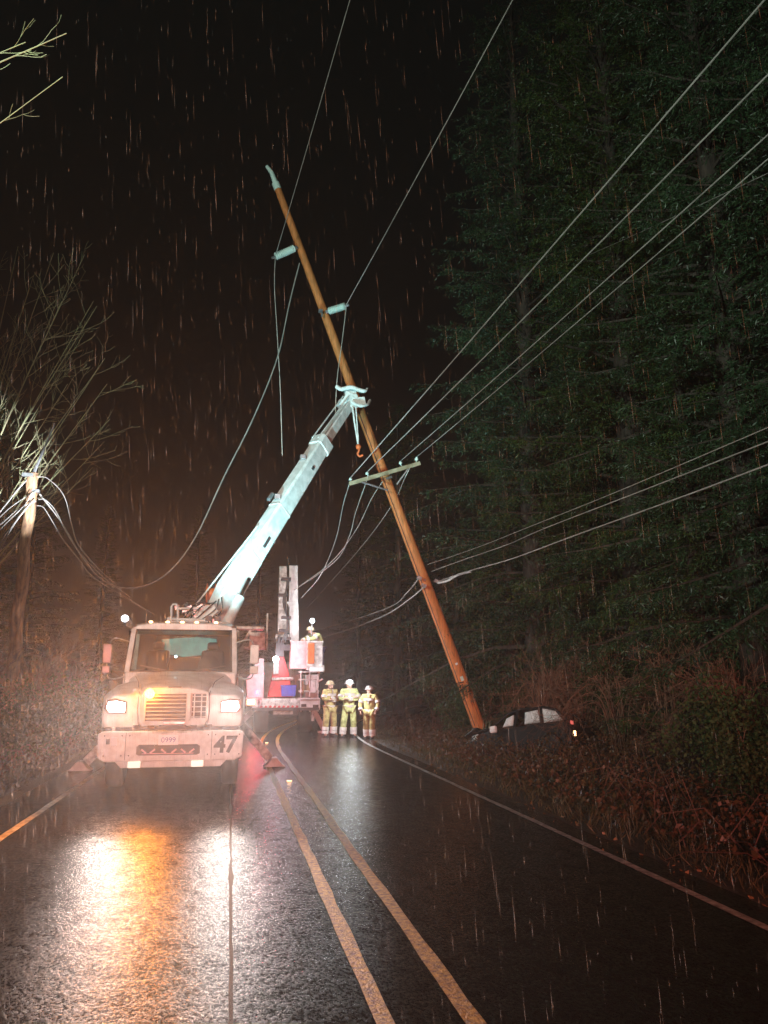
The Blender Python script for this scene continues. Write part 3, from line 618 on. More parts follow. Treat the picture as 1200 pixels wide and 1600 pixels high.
# rear frame, shelves, reel and boxes
sf = MB()
for x in (470, 484, 497): sf.tube([LB(x, 1048, 27.5), LB(x, 1112, 27.5)], 0.028, 6)
for y in (1050, 1062, 1080, 1091): sf.tube([LB(466, y, 27.5), LB(499, y, 27.5)], 0.025, 6)
sf.tube([LB(425, 1061, 27.6), LB(458, 1060, 27.6)], 0.05, 6).tube([LB(497, 1065, 27.4), LB(504, 1061, 27.2)], 0.03, 6)
sf.build('rear_frame', M['grime'], B)
MB().lathe([(0.26, -0.13), (0.26, -0.10), (0.12, -0.09), (0.12, 0.09), (0.26, 0.10), (0.26, 0.13)], LB(478, 1075, 27.7), 'X', 20).build('cable_reel', M['pole_old'], B, smooth=True)
MB().box(LB(489, 1073, 27.6), (0.20, 0.25, 0.42)).build('control_box', M['white'], B, bevel=0.02)
bl = MB().box((0, 0, 0.18), (0.50, 0.4, 0.36), taper=1.08).box((0, 0, 0.375), (0.58, 0.46, 0.04))
t_ = tag(bl.build('storage_bin', M['blue'], None, bevel=0.015, loc=at(450, 1088, 27.8)), 'blue plastic bin with pale rim on the rear deck of the bucket truck', 'bin')
for sx, fx in ((-1, -1.75), (1, 1.40)):
    og = MB().beam((sx * 0.85, 0.5, 1.1), (fx, 0.5, 0.15), 0.16, 0.18).build('outrigger', M['white'], B, bevel=0.01)
    MB().box((fx, 0.5, 0.05), (0.42, 0.32, 0.06)).build('foot', M['steel'], og)
MB().box((0.95, 0.0, 0.72), (0.10, 0.1, 0.55)).box((-0.1, 0.0, 0.74), (0.7, 0.1, 0.12)).build('tow_hitch', M['grime'], B, bevel=0.01)
MB().ball(LB(489, 1117, 27.7), 0.05, 6).build('ground_lamp', M['e_white_s'], B)
fb = MB()
wls = MB().tube([LB(486, 1003, 27.5), LB(487.5, 973, 27.5)], 0.02, 6).build('lamp_stalk', M['steel'], B)
MB().ball((0, 0, 0), 0.085, 8).build('work_lamp', M['e_white'], wls, loc=LB(488, 970, 27.45))

# ------------------------------------------------------------------ leaning utility pole with hardware
PA = at(750, 1140, 26); PB = at(432, 290, 26.9); d_ = (PB - PA).normalized()
base = PA - d_ * 0.9
U = empty('utility_pole', base, 'tall orange brown wooden utility pole leaning left over the road, gripped by the boom', 'utility pole')
def LU(p): return V(p) - base
n_ = 40; pts = []; rs = []
Lp = (PB - base).length
for i in range(n_ + 1):
    t = i / n_; pts.append(d_ * Lp * t + V((0.015 * math.sin(t * 9), 0.015 * math.cos(t * 7), 0))); rs.append(0.215 - 0.095 * t)
po = MB().tube(pts, rs, 20).build('pole_shaft', M['pole'], U, smooth=True)
PC = at(417, 260, 27.0)
cp = MB().tube([LU(PB) - d_ * 0.15, LU(PB) + d_ * 0.1], 0.135, 12).tube([LU(PB) + d_ * 0.1, LU(PB) + d_ * 0.5, LU(PC)], [0.10, 0.075, 0.06], 12).build('pole_top_bracket', M['insul'], U, smooth=True)
def insulator(a, b, nm='insulator'):
    a = LU(a); b = LU(b); v = (b - a); l_ = v.length; v.normalize(); m_ = MB(); pts = []; rs = []; N = 22
    for i in range(N + 1):
        pts.append(a + v * l_ * i / N); rs.append(0.13 if i % 2 else 0.085)
    rs[0] = rs[-1] = 0.05; m_.tube(pts, rs, 14)
    o = m_.build(nm, M['insul'], U, smooth=True)
    MB().tube([b, b + v * 0.14], 0.045, 8).tube([a - v * 0.1, a], 0.07, 8).build('clamp', M['steel'], o)
I1 = at(430, 401, 26.3); I2 = at(540, 478, 26.2)
insulator(at(460, 388, 26.6), I1); insulator(at(514, 486, 26.5), I2)
A1 = at(546, 756, 25.2); A2 = at(656, 724, 26.0)
MB().beam(LU(A1), LU(A2), 0.12, 0.13).build('crossarm', M['arm_wood'], U, bevel=0.01)
MB().tube([LU(at(565, 753, 25.25)), LU(at(606, 766, 25.6))], 0.03, 6).tube([LU(at(640, 730, 25.9)), LU(at(620, 757, 25.8))], 0.03, 6).tube([LU(at(612, 745, 25.6)), LU(at(604, 748, 25.5))], 0.04, 6).build('arm_brace', M['steel'], U)
pins = {}
for k, (x, y, tx, ty) in enumerate(((549, 753, 547, 747), (575, 744, 573, 738), (627, 728, 625, 721), (650, 724, 651, 714))):
    D = 25.2 + 0.8 * (x - 546) / 110
    p = LU(at(x, y, D)); q = LU(at(tx, ty, D)); v = (q - p)
    MB().tube([p, p + v * 0.4, p + v * 0.45, p + v * 0.75, p + v * 0.8, q], [0.015, 0.015, 0.06, 0.065, 0.04, 0.04], 10).build('pin_insulator', M['insul'], U, smooth=True)
    pins[k] = q + base
st = MB()
for t in (0.06, 0.085): 
    c = pts[int(n_ * t)] if False else d_ * Lp * t
    st.box(c + V((-0.19, -0.06, 0)), (0.05, 0.02, 0.05))
for x, y in ((655, 903), (662, 915), (682, 908)): st.box(LU(at(x, y, 25.6)), (0.16, 0.1, 0.10), Matrix.Rotation(0.4, 3, 'Y'))
st.box(LU(at(501, 486, 26.3)), (0.14, 0.14, 0.08)).box(LU(at(503, 492, 26.3)), (0.05, 0.1, 0.12))
st.build('pole_bolt', M['steel'], U)
side_ = V((-1, -0.35, 0)).normalized()
sp_ = MB(); rs_ = random.Random(5)
for i in range(16):
    a = rs_.uniform(0, 6.28); c = d_ * 0.75 + V((math.cos(a) * 0.2, math.sin(a) * 0.2, 0)); q = c + V((math.cos(a) * 0.12, math.sin(a) * 0.12, rs_.uniform(0.1, 0.5))); sp_.tube([c, q], [0.03, 0.004], 4)
sp_.build('splinters', M['arm_wood'], U)
gw = MB().tube([d_ * Lp * t + side_ * (0.20 - 0.09 * t) + V((0, -0.11, 0)) for t in (0.05, 0.15, 0.25, 0.35, 0.45, 0.55, 0.62)], 0.012, 5).build('ground_wire', M['dark'], U)
for t, w_, h_, m_ in ((0.13, 0.10, 0.16, 'insul'), (0.155, 0.08, 0.07, 'plate'), (0.30, 0.06, 0.10, 'steel')):
    c = d_ * Lp * t; MB().box(c + V((-0.02, -0.215 + 0.095 * t, 0)), (w_, 0.012, h_), Matrix.Rotation(math.atan2(d_.x, d_.z), 3, 'Y')).build('pole_tag', M[m_], U)
ck = MB(); rk_ = random.Random(12)
for i in range(34):
    t = rk_.uniform(0.04, 0.95); a = rk_.uniform(-1.2, 1.2); l_ = rk_.uniform(0.15, 0.7); rr_ = 0.2155 - 0.095 * t
    o_ = V((math.sin(a), -math.cos(a), 0)) * rr_; c = d_ * Lp * t + V((0.015 * math.sin(t * 9), 0.015 * math.cos(t * 7), 0)) + o_; ck.tube([c - d_ * l_ / 2, c, c + d_ * l_ / 2], [0.002, rk_.uniform(.004, .009), 0.002], 4)
ck.build('drying_cracks', M['black'], U)

# ------------------------------------------------------------------ short pole on the left
SB = at(6, 1170, 22); ST = at(52, 738, 22)
S = empty('utility_pole', SB, 'short weathered wooden pole on the left verge with cables tangled over its floodlit top', 'utility pole')
sd_ = ST - SB; n2 = 26; pts = [sd_ * i / n2 + V((0.03 * math.sin(i * 0.9), 0, 0)) * (1 if i < n2 else 0) for i in range(n2 + 1)]
MB().tube(pts, [0.20 - 0.055 * i / n2 + 0.008 * math.sin(i * 2.1) for i in range(n2 + 1)], 16).build('pole_shaft', M['pole_old'], S, smooth=True)
MB().box(sd_ * 0.985 + V((-0.1, -0.15, 0)), (0.30, 0.10, 0.10)).box(sd_ * 0.93 + V((0.15, -0.1, 0)), (0.2, 0.1, 0.08)).build('cable_clamp', M['steel'], S)
MB().tube([sd_ * 0.99, sd_ * 0.99 + (at(86, 657, 22) - ST)], [0.05, 0.02], 6).build('top_rod', M['steel'], S)

# ------------------------------------------------------------------ wires
def wire(pts, r, label, group=None, name='power_line', n=8, m='wire', cat='cable'):
    P = catmull([at(*p) if not isinstance(p, Vector) else p for p in pts], n)
    o = MB().tube(P, r, 6).build(name, M[m], smooth=True); return tag(o, label, cat, group)
def ext(a, b, k):  # carry the line on past b, out of the frame
    a = V(a); b = V(b); return b + (b - a) * k
def long_wire(p0, p1, r, label, k=0.8, sag=0.25, group='conductors running from the crossarm over the road'):
    a = p0 if isinstance(p0, Vector) else at(*p0); b = at(*p1); c = ext(a, b, k); L_ = []
    for i in range(13):
        t = i / 12; p = a.lerp(c, t); p.z -= sag * 4 * t * (1 - t) * 0.5; L_.append(p)
    o = MB().tube(L_, r, 6).build('power_line', M['wire'], smooth=True); return tag(o, label, 'power line', group)
long_wire(pins[0], (1185, 0, 13.0), 0.017, 'power line from the left end of the crossarm, highest of the four at right')
long_wire(pins[1], (1200, 106, 13.2), 0.016, 'power line second from the top of the four crossing the tall conifers')
long_wire(pins[2], (1200, 200, 13.6), 0.014, 'power line third from the top of the four crossing the tall conifers')
long_wire(pins[3], (1200, 238, 14.0), 0.013, 'power line from the right end of the crossarm, lowest of the four')
long_wire(I1, (545, 0, 20), 0.013, 'thin power line rising from the left insulator to the top of the frame', group='top conductors')
long_wire(I2, (797, 0, 18), 0.015, 'thin power line rising from the right insulator beside the dark sky', group='top conductors')
wire([(430, 403, 26.3), (429, 450, 26.2), (433, 520, 26.1), (438, 610, 26), (441, 712, 26)], 0.014, 'slack jumper wire hanging straight down from the left insulator', 'loose wires hanging from the pole')
wire([(541, 480, 26.2), (535, 530, 26.1), (527, 590, 26), (524, 645, 26)], 0.014, 'short jumper wire hanging from the right insulator behind the pole', 'loose wires hanging from the pole')
wire([(468, 411, 26.3), (452, 475, 26), (433, 560, 25.5), (395, 655, 25), (350, 745, 24.5), (305, 840, 24), (262, 895, 23.5), (215, 918, 23), (170, 912, 22.6), (135, 880, 22.4), (95, 815, 22.2), (62, 772, 22)], 0.022, 'slack cable swooping from high on the leaning pole down to the short left pole', 'loose wires hanging from the pole')
wire([(547, 752, 25.2), (536, 790, 25.5), (524, 845, 26), (500, 900, 27), (470, 935, 28)], 0.014, 'wire dropping steeply from the left end of the crossarm', 'wires sagging below the crossarm', 'service_wire')
wire([(576, 742, 25.3), (556, 800, 25.8), (545, 840, 26.3), (520, 880, 27), (440, 935, 29)], 0.013, 'wire dropping from the crossarm just left of the pole', 'wires sagging below the crossarm', 'service_wire')
wire([(598, 752, 25.6), (580, 780, 25.9), (555, 830, 26.6), (510, 885, 28), (430, 940, 30)], 0.013, 'wire sagging from the crossarm braces past the pole foot', 'wires sagging below the crossarm', 'service_wire')
wire([(643, 727, 25.9), (632, 748, 26), (612, 790, 27), (560, 860, 30), (480, 950, 36)], 0.013, 'wire sagging from the right end of the crossarm behind the pole', 'wires sagging below the crossarm', 'service_wire')
wire([(655, 903, 25.7), (637, 925, 26.5), (610, 948, 28), (540, 972, 32), (480, 990, 38)], 0.018, 'upper communication cable sagging left from the low clamp on the leaning pole', 'communication cables', 'communication_cable')
wire([(664, 916, 25.7), (640, 936, 26.5), (600, 962, 28), (540, 985, 32), (500, 998, 36)], 0.022, 'lower communication cable sagging left from the low clamp on the leaning pole', 'communication cables', 'communication_cable')
wire([(668, 882, 25.7), (710, 868, 24), (760, 850, 22), (830, 822, 19), (960, 770, 16), (1200, 668, 12), (1500, 540, 9)], 0.009, 'uppermost thin communication cable crossing the trees to the right of the pole', 'communication cables', 'communication_cable')
wire([(674, 893, 25.6), (720, 876, 24), (790, 852, 22), (850, 826, 19), (1000, 768, 15.5), (1200, 690, 12), (1500, 570, 9)], 0.012, 'middle communication cable crossing the trees to the right of the pole', 'communication cables', 'communication_cable')
wire([(683, 909, 25.6), (730, 893, 23.5), (800, 873, 21), (900, 836, 18), (1050, 782, 15), (1200, 726, 12), (1500, 610, 9)], 0.015, 'lowest and thickest communication cable crossing the trees to the right of the pole', 'communication cables', 'communication_cable')
wire([(685, 911, 25.5), (700, 907, 24.8), (716, 898, 24.2), (735, 893, 23.5)], 0.035, 'bright short splice sleeve on the lowest communication cable beside the pole', None, 'splice_sleeve', m='boom', cat='cable splice')
long_wire(at(870, 420, 30), (1200, 262, 16), 0.010, 'very faint wire below the four conductors at the right edge', group='faint wires')
# cables around the short pole
fan = [((-60, 900), (0, 828), (38, 790), (50, 770)), ((-60, 860), (0, 820), (30, 795), (56, 783)), ((-60, 880), (0, 808), (38, 778), (56, 768)),
       ((-60, 960), (0, 850), (25, 815), (52, 778)), ((-60, 870), (0, 800), (28, 765), (50, 742)), ((-60, 990), (0, 862), (22, 820), (54, 780))]
words = ['highest', 'second highest', 'third', 'fourth', 'fifth', 'lowest']
order = [4, 2, 1, 0, 3, 5]
for k, i in enumerate(order):
    wire([(x, y, 21.9 - 0.12 * k) for x, y in fan[i]], 0.012 if k % 2 else 0.018, f'{words[k]} floodlit cable running left from the top of the short pole', 'cables running left from the short pole', 'communication_cable', m='wire')
arc = [('outermost', [(58, 745), (75, 748), (100, 775), (112, 820), (122, 850), (150, 885), (180, 912)]),
       ('middle', [(60, 780), (72, 782), (88, 800), (105, 835), (130, 870), (165, 905), (205, 935)]),
       ('innermost', [(58, 790), (68, 793), (82, 815), (100, 845), (125, 876), (150, 905), (240, 960)])]
for wd_, pp in arc:
    wire([(x, y, 21.8 - 0.02 * i) for i, (x, y) in enumerate(pp)], 0.013, f'{wd_} of three cables arching right and down from the short pole top', 'cables arching right from the short pole', 'communication_cable', m='wire')

# ------------------------------------------------------------------ vegetation generators
def rot_to(d):
    return V((0, 0, 1)).rotation_difference(V(d)).to_matrix()
def blades(P, D, Wd, Ln, roll, cup=0.0):
    """numpy: leaf quads (diamond) at P along D with width Wd, length Ln"""
    n = len(P); D = D / np.linalg.norm(D, axis=1, keepdims=True)
    a = np.cross(D, np.tile([0.0, 0.0, 1.0], (n, 1))) + 1e-4; a /= np.linalg.norm(a, axis=1, keepdims=True); b = np.cross(D, a)
    s = a * np.cos(roll)[:, None] + b * np.sin(roll)[:, None]
    v = np.empty((n, 4, 3)); v[:, 0] = P; v[:, 1] = P + D * (Ln * 0.45)[:, None] + s * (Wd * 0.5)[:, None]; v[:, 2] = P + D * Ln[:, None]; v[:, 3] = P + D * (Ln * 0.45)[:, None] - s * (Wd * 0.5)[:, None]
    return v.reshape(-1, 3), np.arange(n * 4)
def conifer_crown(seed, H, Rr, base, nb, leafL=0.20, leafW=0.06, dens=1.0, prof=0.75):
    g = np.random.default_rng(seed); LP = []; LD = []; LW = []; LL = []; limbs = MB()
    for i in range(nb):
        t = (i + g.uniform()) / nb; z0 = base + (H - base) * t ** 0.95
        az = i * 2.399 + g.normal(0, 0.3); Lb = (Rr * (1 - t) ** prof + 0.25) * g.uniform(0.55, 1.15)
        rise = g.uniform(0.05, 0.35) + 0.35 * t; droop = g.uniform(0.35, 0.75) * (1 - 0.6 * t)
        o = np.array([np.cos(az), np.sin(az), 0]); sdd = np.array([-np.sin(az), np.cos(az), 0]); bend = g.normal(0, 0.12)
        S = lambda s: np.outer(s * Lb, o) + np.outer(s * s * Lb * bend, sdd) + np.outer(rise * s * Lb - droop * Lb * s ** 2 + 0.18 * Lb * s ** 4, [0, 0, 1]) + [0, 0, z0]
        sp_ = S(np.linspace(0, 1, 5)); limbs.tube([V(p) for p in sp_], [0.012 * Lb + 0.012, 0.010 * Lb + .008, 0.007 * Lb + .006, 0.004 * Lb + .004, 0.003], 3, False)
        nt = max(8, int(Lb * 12 * dens)); s = g.uniform(0.12, 1.0, nt) ** 0.8; Q = S(s)
        tan = S(np.minimum(s + 0.02, 1.02)) - Q; tan /= np.linalg.norm(tan, axis=1, keepdims=True)
        side = np.where(g.uniform(size=nt) < 0.5, 1, -1)
        tl = (0.20 * Lb * (1.1 - s) + 0.18) * g.uniform(0.6, 1.3, nt); tl = np.minimum(tl, 1.1)
        ang = g.uniform(0.5, 1.1, nt)
        td = tan * np.cos(ang)[:, None] + sdd[None] * (side * np.sin(ang))[:, None] + np.outer(-g.uniform(0.15, 0.9, nt), [0, 0, 1])
        td /= np.linalg.norm(td, axis=1, keepdims=True)
        for q, dd, ll in zip(Q, td, tl):
            m_ = max(5, int(ll / 0.034)); u = np.linspace(0.05, 1, m_)
            pp = q + np.outer(u * ll, dd) + np.outer(-(u ** 2) * 0.18 * ll, [0, 0, 1])
            rd = g.normal(size=(m_, 3)) * 0.7; rd[:, 2] -= 0.05
            LP.append(pp); LD.append(dd * 0.9 + rd); LW.append(g.uniform(0.6, 1.2, m_) * leafW); LL.append(g.uniform(0.6, 1.2, m_) * leafL)
    P = np.concatenate(LP); D = np.concatenate(LD); n = len(P)
    v, f = blades(P, D, np.concatenate(LW), np.concatenate(LL), g.uniform(0, 6.28, n))
    return v, f, limbs
def trunk(H, r, lean=(0, 0)):
    n = 14; return MB().tube([(lean[0] * (i / n) ** 2 + 0.05 * math.sin(i), lean[1] * (i / n) ** 2, H * i / n - 0.4) for i in range(n + 1)], [r * (1 - i / n) ** 0.8 + 0.02 for i in range(n + 1)], 12)
PROTO = {}
def conifer(key, loc, label, group, rz=0, sc=1.0):
    if key not in PROTO:
        H, Rr, base, nb, lL, lW, dens, prof, m, sd = CON[key]
        v, f, limbs = conifer_crown(sd, H, Rr, base, nb, lL, lW, dens, prof)
        o = empty('conifer_tree', loc); c = rawmesh('crown', v, f, 4, M[m], o)
        limbs.build('limbs', M['bark'], o, smooth=True); trunk(H, 0.012 * H + 0.08).build('trunk', M['bark'], o, smooth=True); PROTO[key] = o
    else:
        s = PROTO[key]; o = s.copy(); COL.objects.link(o)
        for ch in s.children:
            c = ch.copy(); COL.objects.link(c); c.parent = o
    o.location = loc; o.rotation_euler = (0, 0, rz); o.scale = (sc, sc, sc); tag(o, label, 'tree', group); return o
CON = {'big': (36, 4.8, 3.0, 340, 0.15, 0.028, 1.0, 0.55, 'needles', 11),
       'blue': (33, 5.2, 2.2, 320, 0.15, 0.030, 1.0, 0.6, 'needles2', 12),
       'low': (15, 3.4, 0.8, 150, 0.14, 0.030, 1.0, 0.7, 'needles', 13)}
def gpos(px, D, dz=0.0):
    p = at(px, 1065, D); return V((p.x, p.y, tz(p.x, p.y) + dz))
GT = 'tall conifers lining the right verge'
conifer('blue', gpos(842, 27.5), 'tall blue green conifer nearest the leaning pole, its pale tips edging the night sky', GT, 0.4)
conifer('big', gpos(1010, 24.5), 'tall dark conifer behind the crashed car, second from the sky edge', GT, 1.9)
conifer('blue', gpos(1190, 19.5), 'tall conifer at the right edge of the frame with branches reaching in low', GT, 3.1, 0.95)
conifer('big', gpos(935, 34), 'tall conifer standing back between the first two of the row', GT, 4.4, 1.05)
conifer('big', gpos(1120, 29), 'tall conifer standing back behind the right edge tree', GT, 5.2, 1.0)
conifer('blue', gpos(1420, 16.5), 'tall conifer mostly beyond the right edge overhanging the top right corner', GT, 0.9, 1.0)
GL = 'low conifers under the tall row'
conifer('low', gpos(800, 29.5), 'low dense conifer just right of the leaning pole foot', GL, 0.3, 0.85)
conifer('low', gpos(905, 27.0), 'low dense conifer above the crashed car', GL, 2.3, 0.9)
conifer('low', gpos(1100, 20.5), 'low dense conifer at the right above the brambles', GL, 4.3, 0.9)
GF = 'distant conifers behind the trucks'
for px, D, k, rz, sc, lb in ((622, 46, 'low', 0.5, 1.28, 'distant pointed conifer framed between the leaning pole and crossarm wires'),
                             (715, 42, 'low', 1.5, 0.9, 'distant conifer just left of the leaning pole foot'),
                             (560, 60, 'big', 2.5, 0.50, 'faint conifer far behind the three firefighters'),
                             (400, 62, 'big', 3.5, 0.42, 'faint conifer far behind the raised boom'),
                             (300, 52, 'big', 4.5, 0.36, 'faint conifer behind the cab of truck 47'),
                             (150, 44, 'big', 5.5, 0.30, 'faint conifer behind and left of truck 47'),
                             (30, 38, 'low', 0.1, 0.8, 'dark low conifer behind the short left pole'),
                             (-60, 34, 'low', 1.1, 1.0, 'dark conifer at the left edge behind the short pole')):
    conifer(k, gpos(px, D), lb, GF, rz, sc)

# bare branching trees
def branch_tree(stems, seed, r0, twig, depth=2, spread=0.7, m='green_lit_bark', minr=0.004, maxl=9.0):
    g = random.Random(seed); b = MB()
    def sub(P, r, lvl):
        n = len(P)
        tot = sum((P[i + 1] - P[i]).length for i in range(n - 1))
        k = max(2, int(tot / twig[lvl]))
        for j in range(k):
            t = g.uniform(0.18, 0.98); i = min(n - 2, int(t * (n - 1))); p = P[i].lerp(P[i + 1], t * (n - 1) - i); d = (P[i + 1] - P[i]).normalized()
            s_ = d.orthogonal().normalized(); s_.rotate(Matrix.Rotation(g.uniform(0, 6.28), 3, d))
            a = g.uniform(0.45, 0.95) * spread; nd = (d * math.cos(a) + s_ * math.sin(a)).normalized()
            ln = tot * g.uniform(0.18, 0.42) * (1.15 - t * 0.6); ln = min(max(ln, 0.18), maxl)
            q = [p]; dd = nd.copy(); st = 5
            for s in range(st):
                dd = (dd + V((g.uniform(-.2, .2), g.uniform(-.2, .2), g.uniform(-.08, .24)))).normalized(); q.append(q[-1] + dd * ln / st)
            rr_ = max(minr, r * (1 - t) * 0.5 + minr * 0.6)
            b.tube(q, [max(minr * 0.7, rr_ * (1 - s / (st + 0.5))) for s in range(st + 1)], 3, False)
            if lvl + 1 < depth: sub(q, rr_, lvl + 1)
    for P, r in stems:
        P = [V(p) for p in P]; n = len(P); b.tube(P, [max(minr, r * (1 - 0.85 * i / (n - 1))) for i in range(n)], 6, False); sub(P, r, 0)
    return b
def bare_tree(base, targets, D, label, seed, r=0.06, twig=(0.30, 0.16), depth=2, m='green_lit_bark', kx=0.5, group=None, trunk_h=None):
    root = empty('bare_tree', base, label, 'tree', group)
    g = random.Random(seed); stems = []
    fork = V((0, 0, trunk_h or 1.6))
    for tx, ty, dd in targets:
        e = at(tx * (0.88 if D > 10 else 1), ty, D + dd) - V(base); f0 = fork * g.uniform(0.8, 1.25)
        mid = f0.lerp(e, 0.45) + V((e.x * -0.10 * kx, 0, e.z * 0.10 * kx))
        stems.append((catmull([f0, mid + V((g.uniform(-.15, .15), g.uniform(-.2, .2), 0)), e], 7), r * g.uniform(0.6, 1)))
    branch_tree(stems, seed, r, twig, depth, minr=0.008 if D > 10 else 0.004, spread=1.0 if D > 10 else 0.9, maxl=1.5 if D > 10 else 0.4).build('branches', M[m], root)
    MB().tube([(0, 0, -0.4), (0.03, 0, 0.6), fork * 1.0], [r * 3.2, r * 2.4, r * 1.8], 10).build('trunk', M[m], root, smooth=True)
    return root
bt = gpos(-110, 26)
bare_tree(bt, [(32, 385, 0), (-20, 390, .4), (95, 395, .5), (150, 398, -.3), (60, 430, 1), (166, 470, 0), (172, 478, .8), (186, 560, .4), (175, 575, -.5), (190, 600, .2), (150, 520, 1.2), (195, 655, 0),
               (185, 690, .6), (110, 470, -.8), (-60, 470, .3), (30, 520, 1.4), (120, 600, -1), (165, 730, 0.3)], 25, 'leafless tree with green light coloured into its bark, rising from the left edge, fan of thin bare twigs', 5, 0.06, (0.75, 0.34))
bt2 = gpos(-560, 9)
bare_tree(bt2, [(104, 52, 0), (98, 120, .2), (40, 66, .4)], 8.5, 'overhanging bare branch tips at the top left corner of the frame', 9, 0.03, (0.5, 0.3), kx=0.05, trunk_h=7.8)
# bare shrubs on the bank
def shrub(px, D, hgt, wid, seed, label, m='twig', n=16, arch=0.5, group='bare shrubs on the right bank'):
    g = random.Random(seed); p = gpos(px, D); root = empty('bare_shrub', p, label, 'shrub', group); stems = []
    for i in range(n):
        a = g.uniform(0, 6.28); rr_ = g.uniform(0.3, 1) * wid; h = hgt * g.uniform(0.55, 1.05)
        e = V((math.cos(a) * rr_, math.sin(a) * rr_, h * (1 - arch * 0.5))); mid = V((e.x * 0.35, e.y * 0.35, h * 0.75))
        stems.append((catmull([V((g.uniform(-.2, .2), g.uniform(-.2, .2), -0.1)), mid, e, e + V((e.x * 0.25, e.y * 0.25, -arch * h * 0.35))], 5), 0.02))
    branch_tree(stems, seed, 0.02, (0.26, 0.17), 2, spread=1.2, minr=0.0045).build('branches', M[m], root)
    return root
shrub(845, 25.0, 3.0, 1.6, 21, 'reddish bare shrub arching directly over the crashed car', arch=1.1, n=20)
shrub(905, 26.0, 3.4, 1.8, 22, 'tall tangled brown shrub up the bank behind the car roof', arch=0.9, n=18)
shrub(960, 22.0, 2.9, 1.8, 23, 'dull brown bare shrub just right of the crashed car', arch=0.8)
shrub(1040, 20.0, 3.3, 1.8, 24, 'thin upright bare shrub midway between the car and the right edge', arch=0.4, n=14)
shrub(1150, 17.0, 2.6, 1.8, 25, 'dark bare shrub at the right edge above the brambles', arch=0.8)
shrub(790, 28.0, 2.6, 1.4, 26, 'low bare shrub in the gap between the pole foot and the car', arch=0.8, n=10)
shrub(680, 33.0, 2.6, 1.6, 27, 'faint bare shrub left of the leaning pole foot', arch=0.5, n=10)
shrub(60, 24.0, 3.2, 2.0, 28, 'orange lit bare shrub between the short pole and truck 47', arch=0.8, group='shrubs on the left verge')
shrub(105, 27.0, 3.0, 2.0, 29, 'orange lit bare shrub close behind the left side of truck 47', arch=0.8, group='shrubs on the left verge')
shrub(-20, 21.0, 2.8, 1.6, 30, 'dark bare shrub at the left edge in front of the short pole', arch=0.8, group='shrubs on the left verge')
def leafy(px, D, hgt, wid, seed, label, n=9000, group='leafy bushes'):
    g = np.random.default_rng(seed); p = gpos(px, D); root = empty('leafy_bush', p, label, 'bush', group)
    c = g.normal(size=(40, 3)) * [wid * 0.45, wid * 0.45, hgt * 0.22] + [0, 0, hgt * 0.5]; k = g.integers(0, 40, n)
    P = c[k] + g.normal(size=(n, 3)) * 0.22; P[:, 2] = np.abs(P[:, 2])
    v, f = blades(P, g.normal(size=(n, 3)) + [0, 0, -0.3], g.uniform(.04, .07, n), g.uniform(.06, .11, n), g.uniform(0, 6.28, n))
    rawmesh('foliage', v, f, 4, M['ivy'], root)
    st = [([V((0, 0, -0.2)), V(tuple(c[i] * 0.5)), V(tuple(c[i]))], 0.02) for i in range(0, 40, 3)]
    branch_tree(st, seed, 0.02, (0.5, 0.3), 1).build('stems', M['twig'], root)
leafy(1180, 14.5, 2.2, 1.6, 41, 'dark leafy bush at the right edge of the verge')
leafy(970, 24.5, 2.6, 1.7, 42, 'dark leafy bush tangled with bare stems above the car tail')
leafy(730, 31, 2.4, 1.5, 43, 'dark leafy bush just behind the foot of the leaning pole')
leafy(20, 19, 1.8, 1.6, 44, 'orange lit leafy bush below the short pole at left', group='leafy bushes at left')
leafy(110, 24, 2.4, 1.8, 45, 'orange lit leafy bush just left of truck 47', group='leafy bushes at left')
# verge growth: brambles, grass, dead leaves
def scatter(n, side, y0, y1, d0, d1, seed, bias=1.0):
    g = np.random.default_rng(seed); y = y0 + (y1 - y0) * g.uniform(size=n) ** bias; d = d0 + (d1 - d0) * g.uniform(size=n)
    return g, y, d
def verge(name, n, side, y0, y1, d0, d1, hfun, wr, lr, m, seed, up=0.0, bias=1.3):
    g, y, d = scatter(n, side, y0, y1, d0, d1, seed, bias); P = np.empty((n, 3))
    for i in range(n):
        x = curve(y[i]) + side * d[i] + (0.5 if side > 0 else 0); hh = hfun(x, y[i], d[i]); P[i] = (x, y[i], tz(x, y[i]) + max(0, hh) * g.uniform(0.0, 1.0) ** 0.6)
    D = g.normal(size=(n, 3)); D[:, 2] += up
    v, f = blades(P, D, g.uniform(*wr, n), g.uniform(*lr, n), g.uniform(0, 6.28, n)); o = rawmesh(name, v, f, 4, M[m]); o['kind'] = 'stuff'; return o
def bh(x, y, d):
    return (0.12 + 0.85 * max(0, (d - 4.6) / 5)) * (0.55 + 0.9 * noise.noise(V((x * 0.8, y * 0.8, 3)))) + 0.12
verge('brambles', 85000, 1, 1, 42, 4.8, 15, bh, (.035, .07), (.05, .11), 'bramble', 51)
verge('brambles', 22000, -1, 2, 40, 4.0, 12, lambda x, y, d: bh(x, y, d + 1) * 1.1, (.035, .07), (.05, .11), 'bramble', 52)
verge('verge_grass', 20000, 1, 1, 40, 3.95, 6.4, lambda x, y, d: 0.03, (.006, .014), (.09, .26), 'grass', 53, up=1.3)
verge('verge_grass', 9000, -1, 3, 35, 3.5, 5, lambda x, y, d: 0.03, (.006, .014), (.09, .24), 'grass', 54, up=1.3)
g_ = verge('fallen_leaves', 3000, 1, 2, 36, 3.45, 4.6, lambda x, y, d: 0.0, (.03, .06), (.04, .09), 'litter', 55)
cn = MB(); rc = random.Random(8)
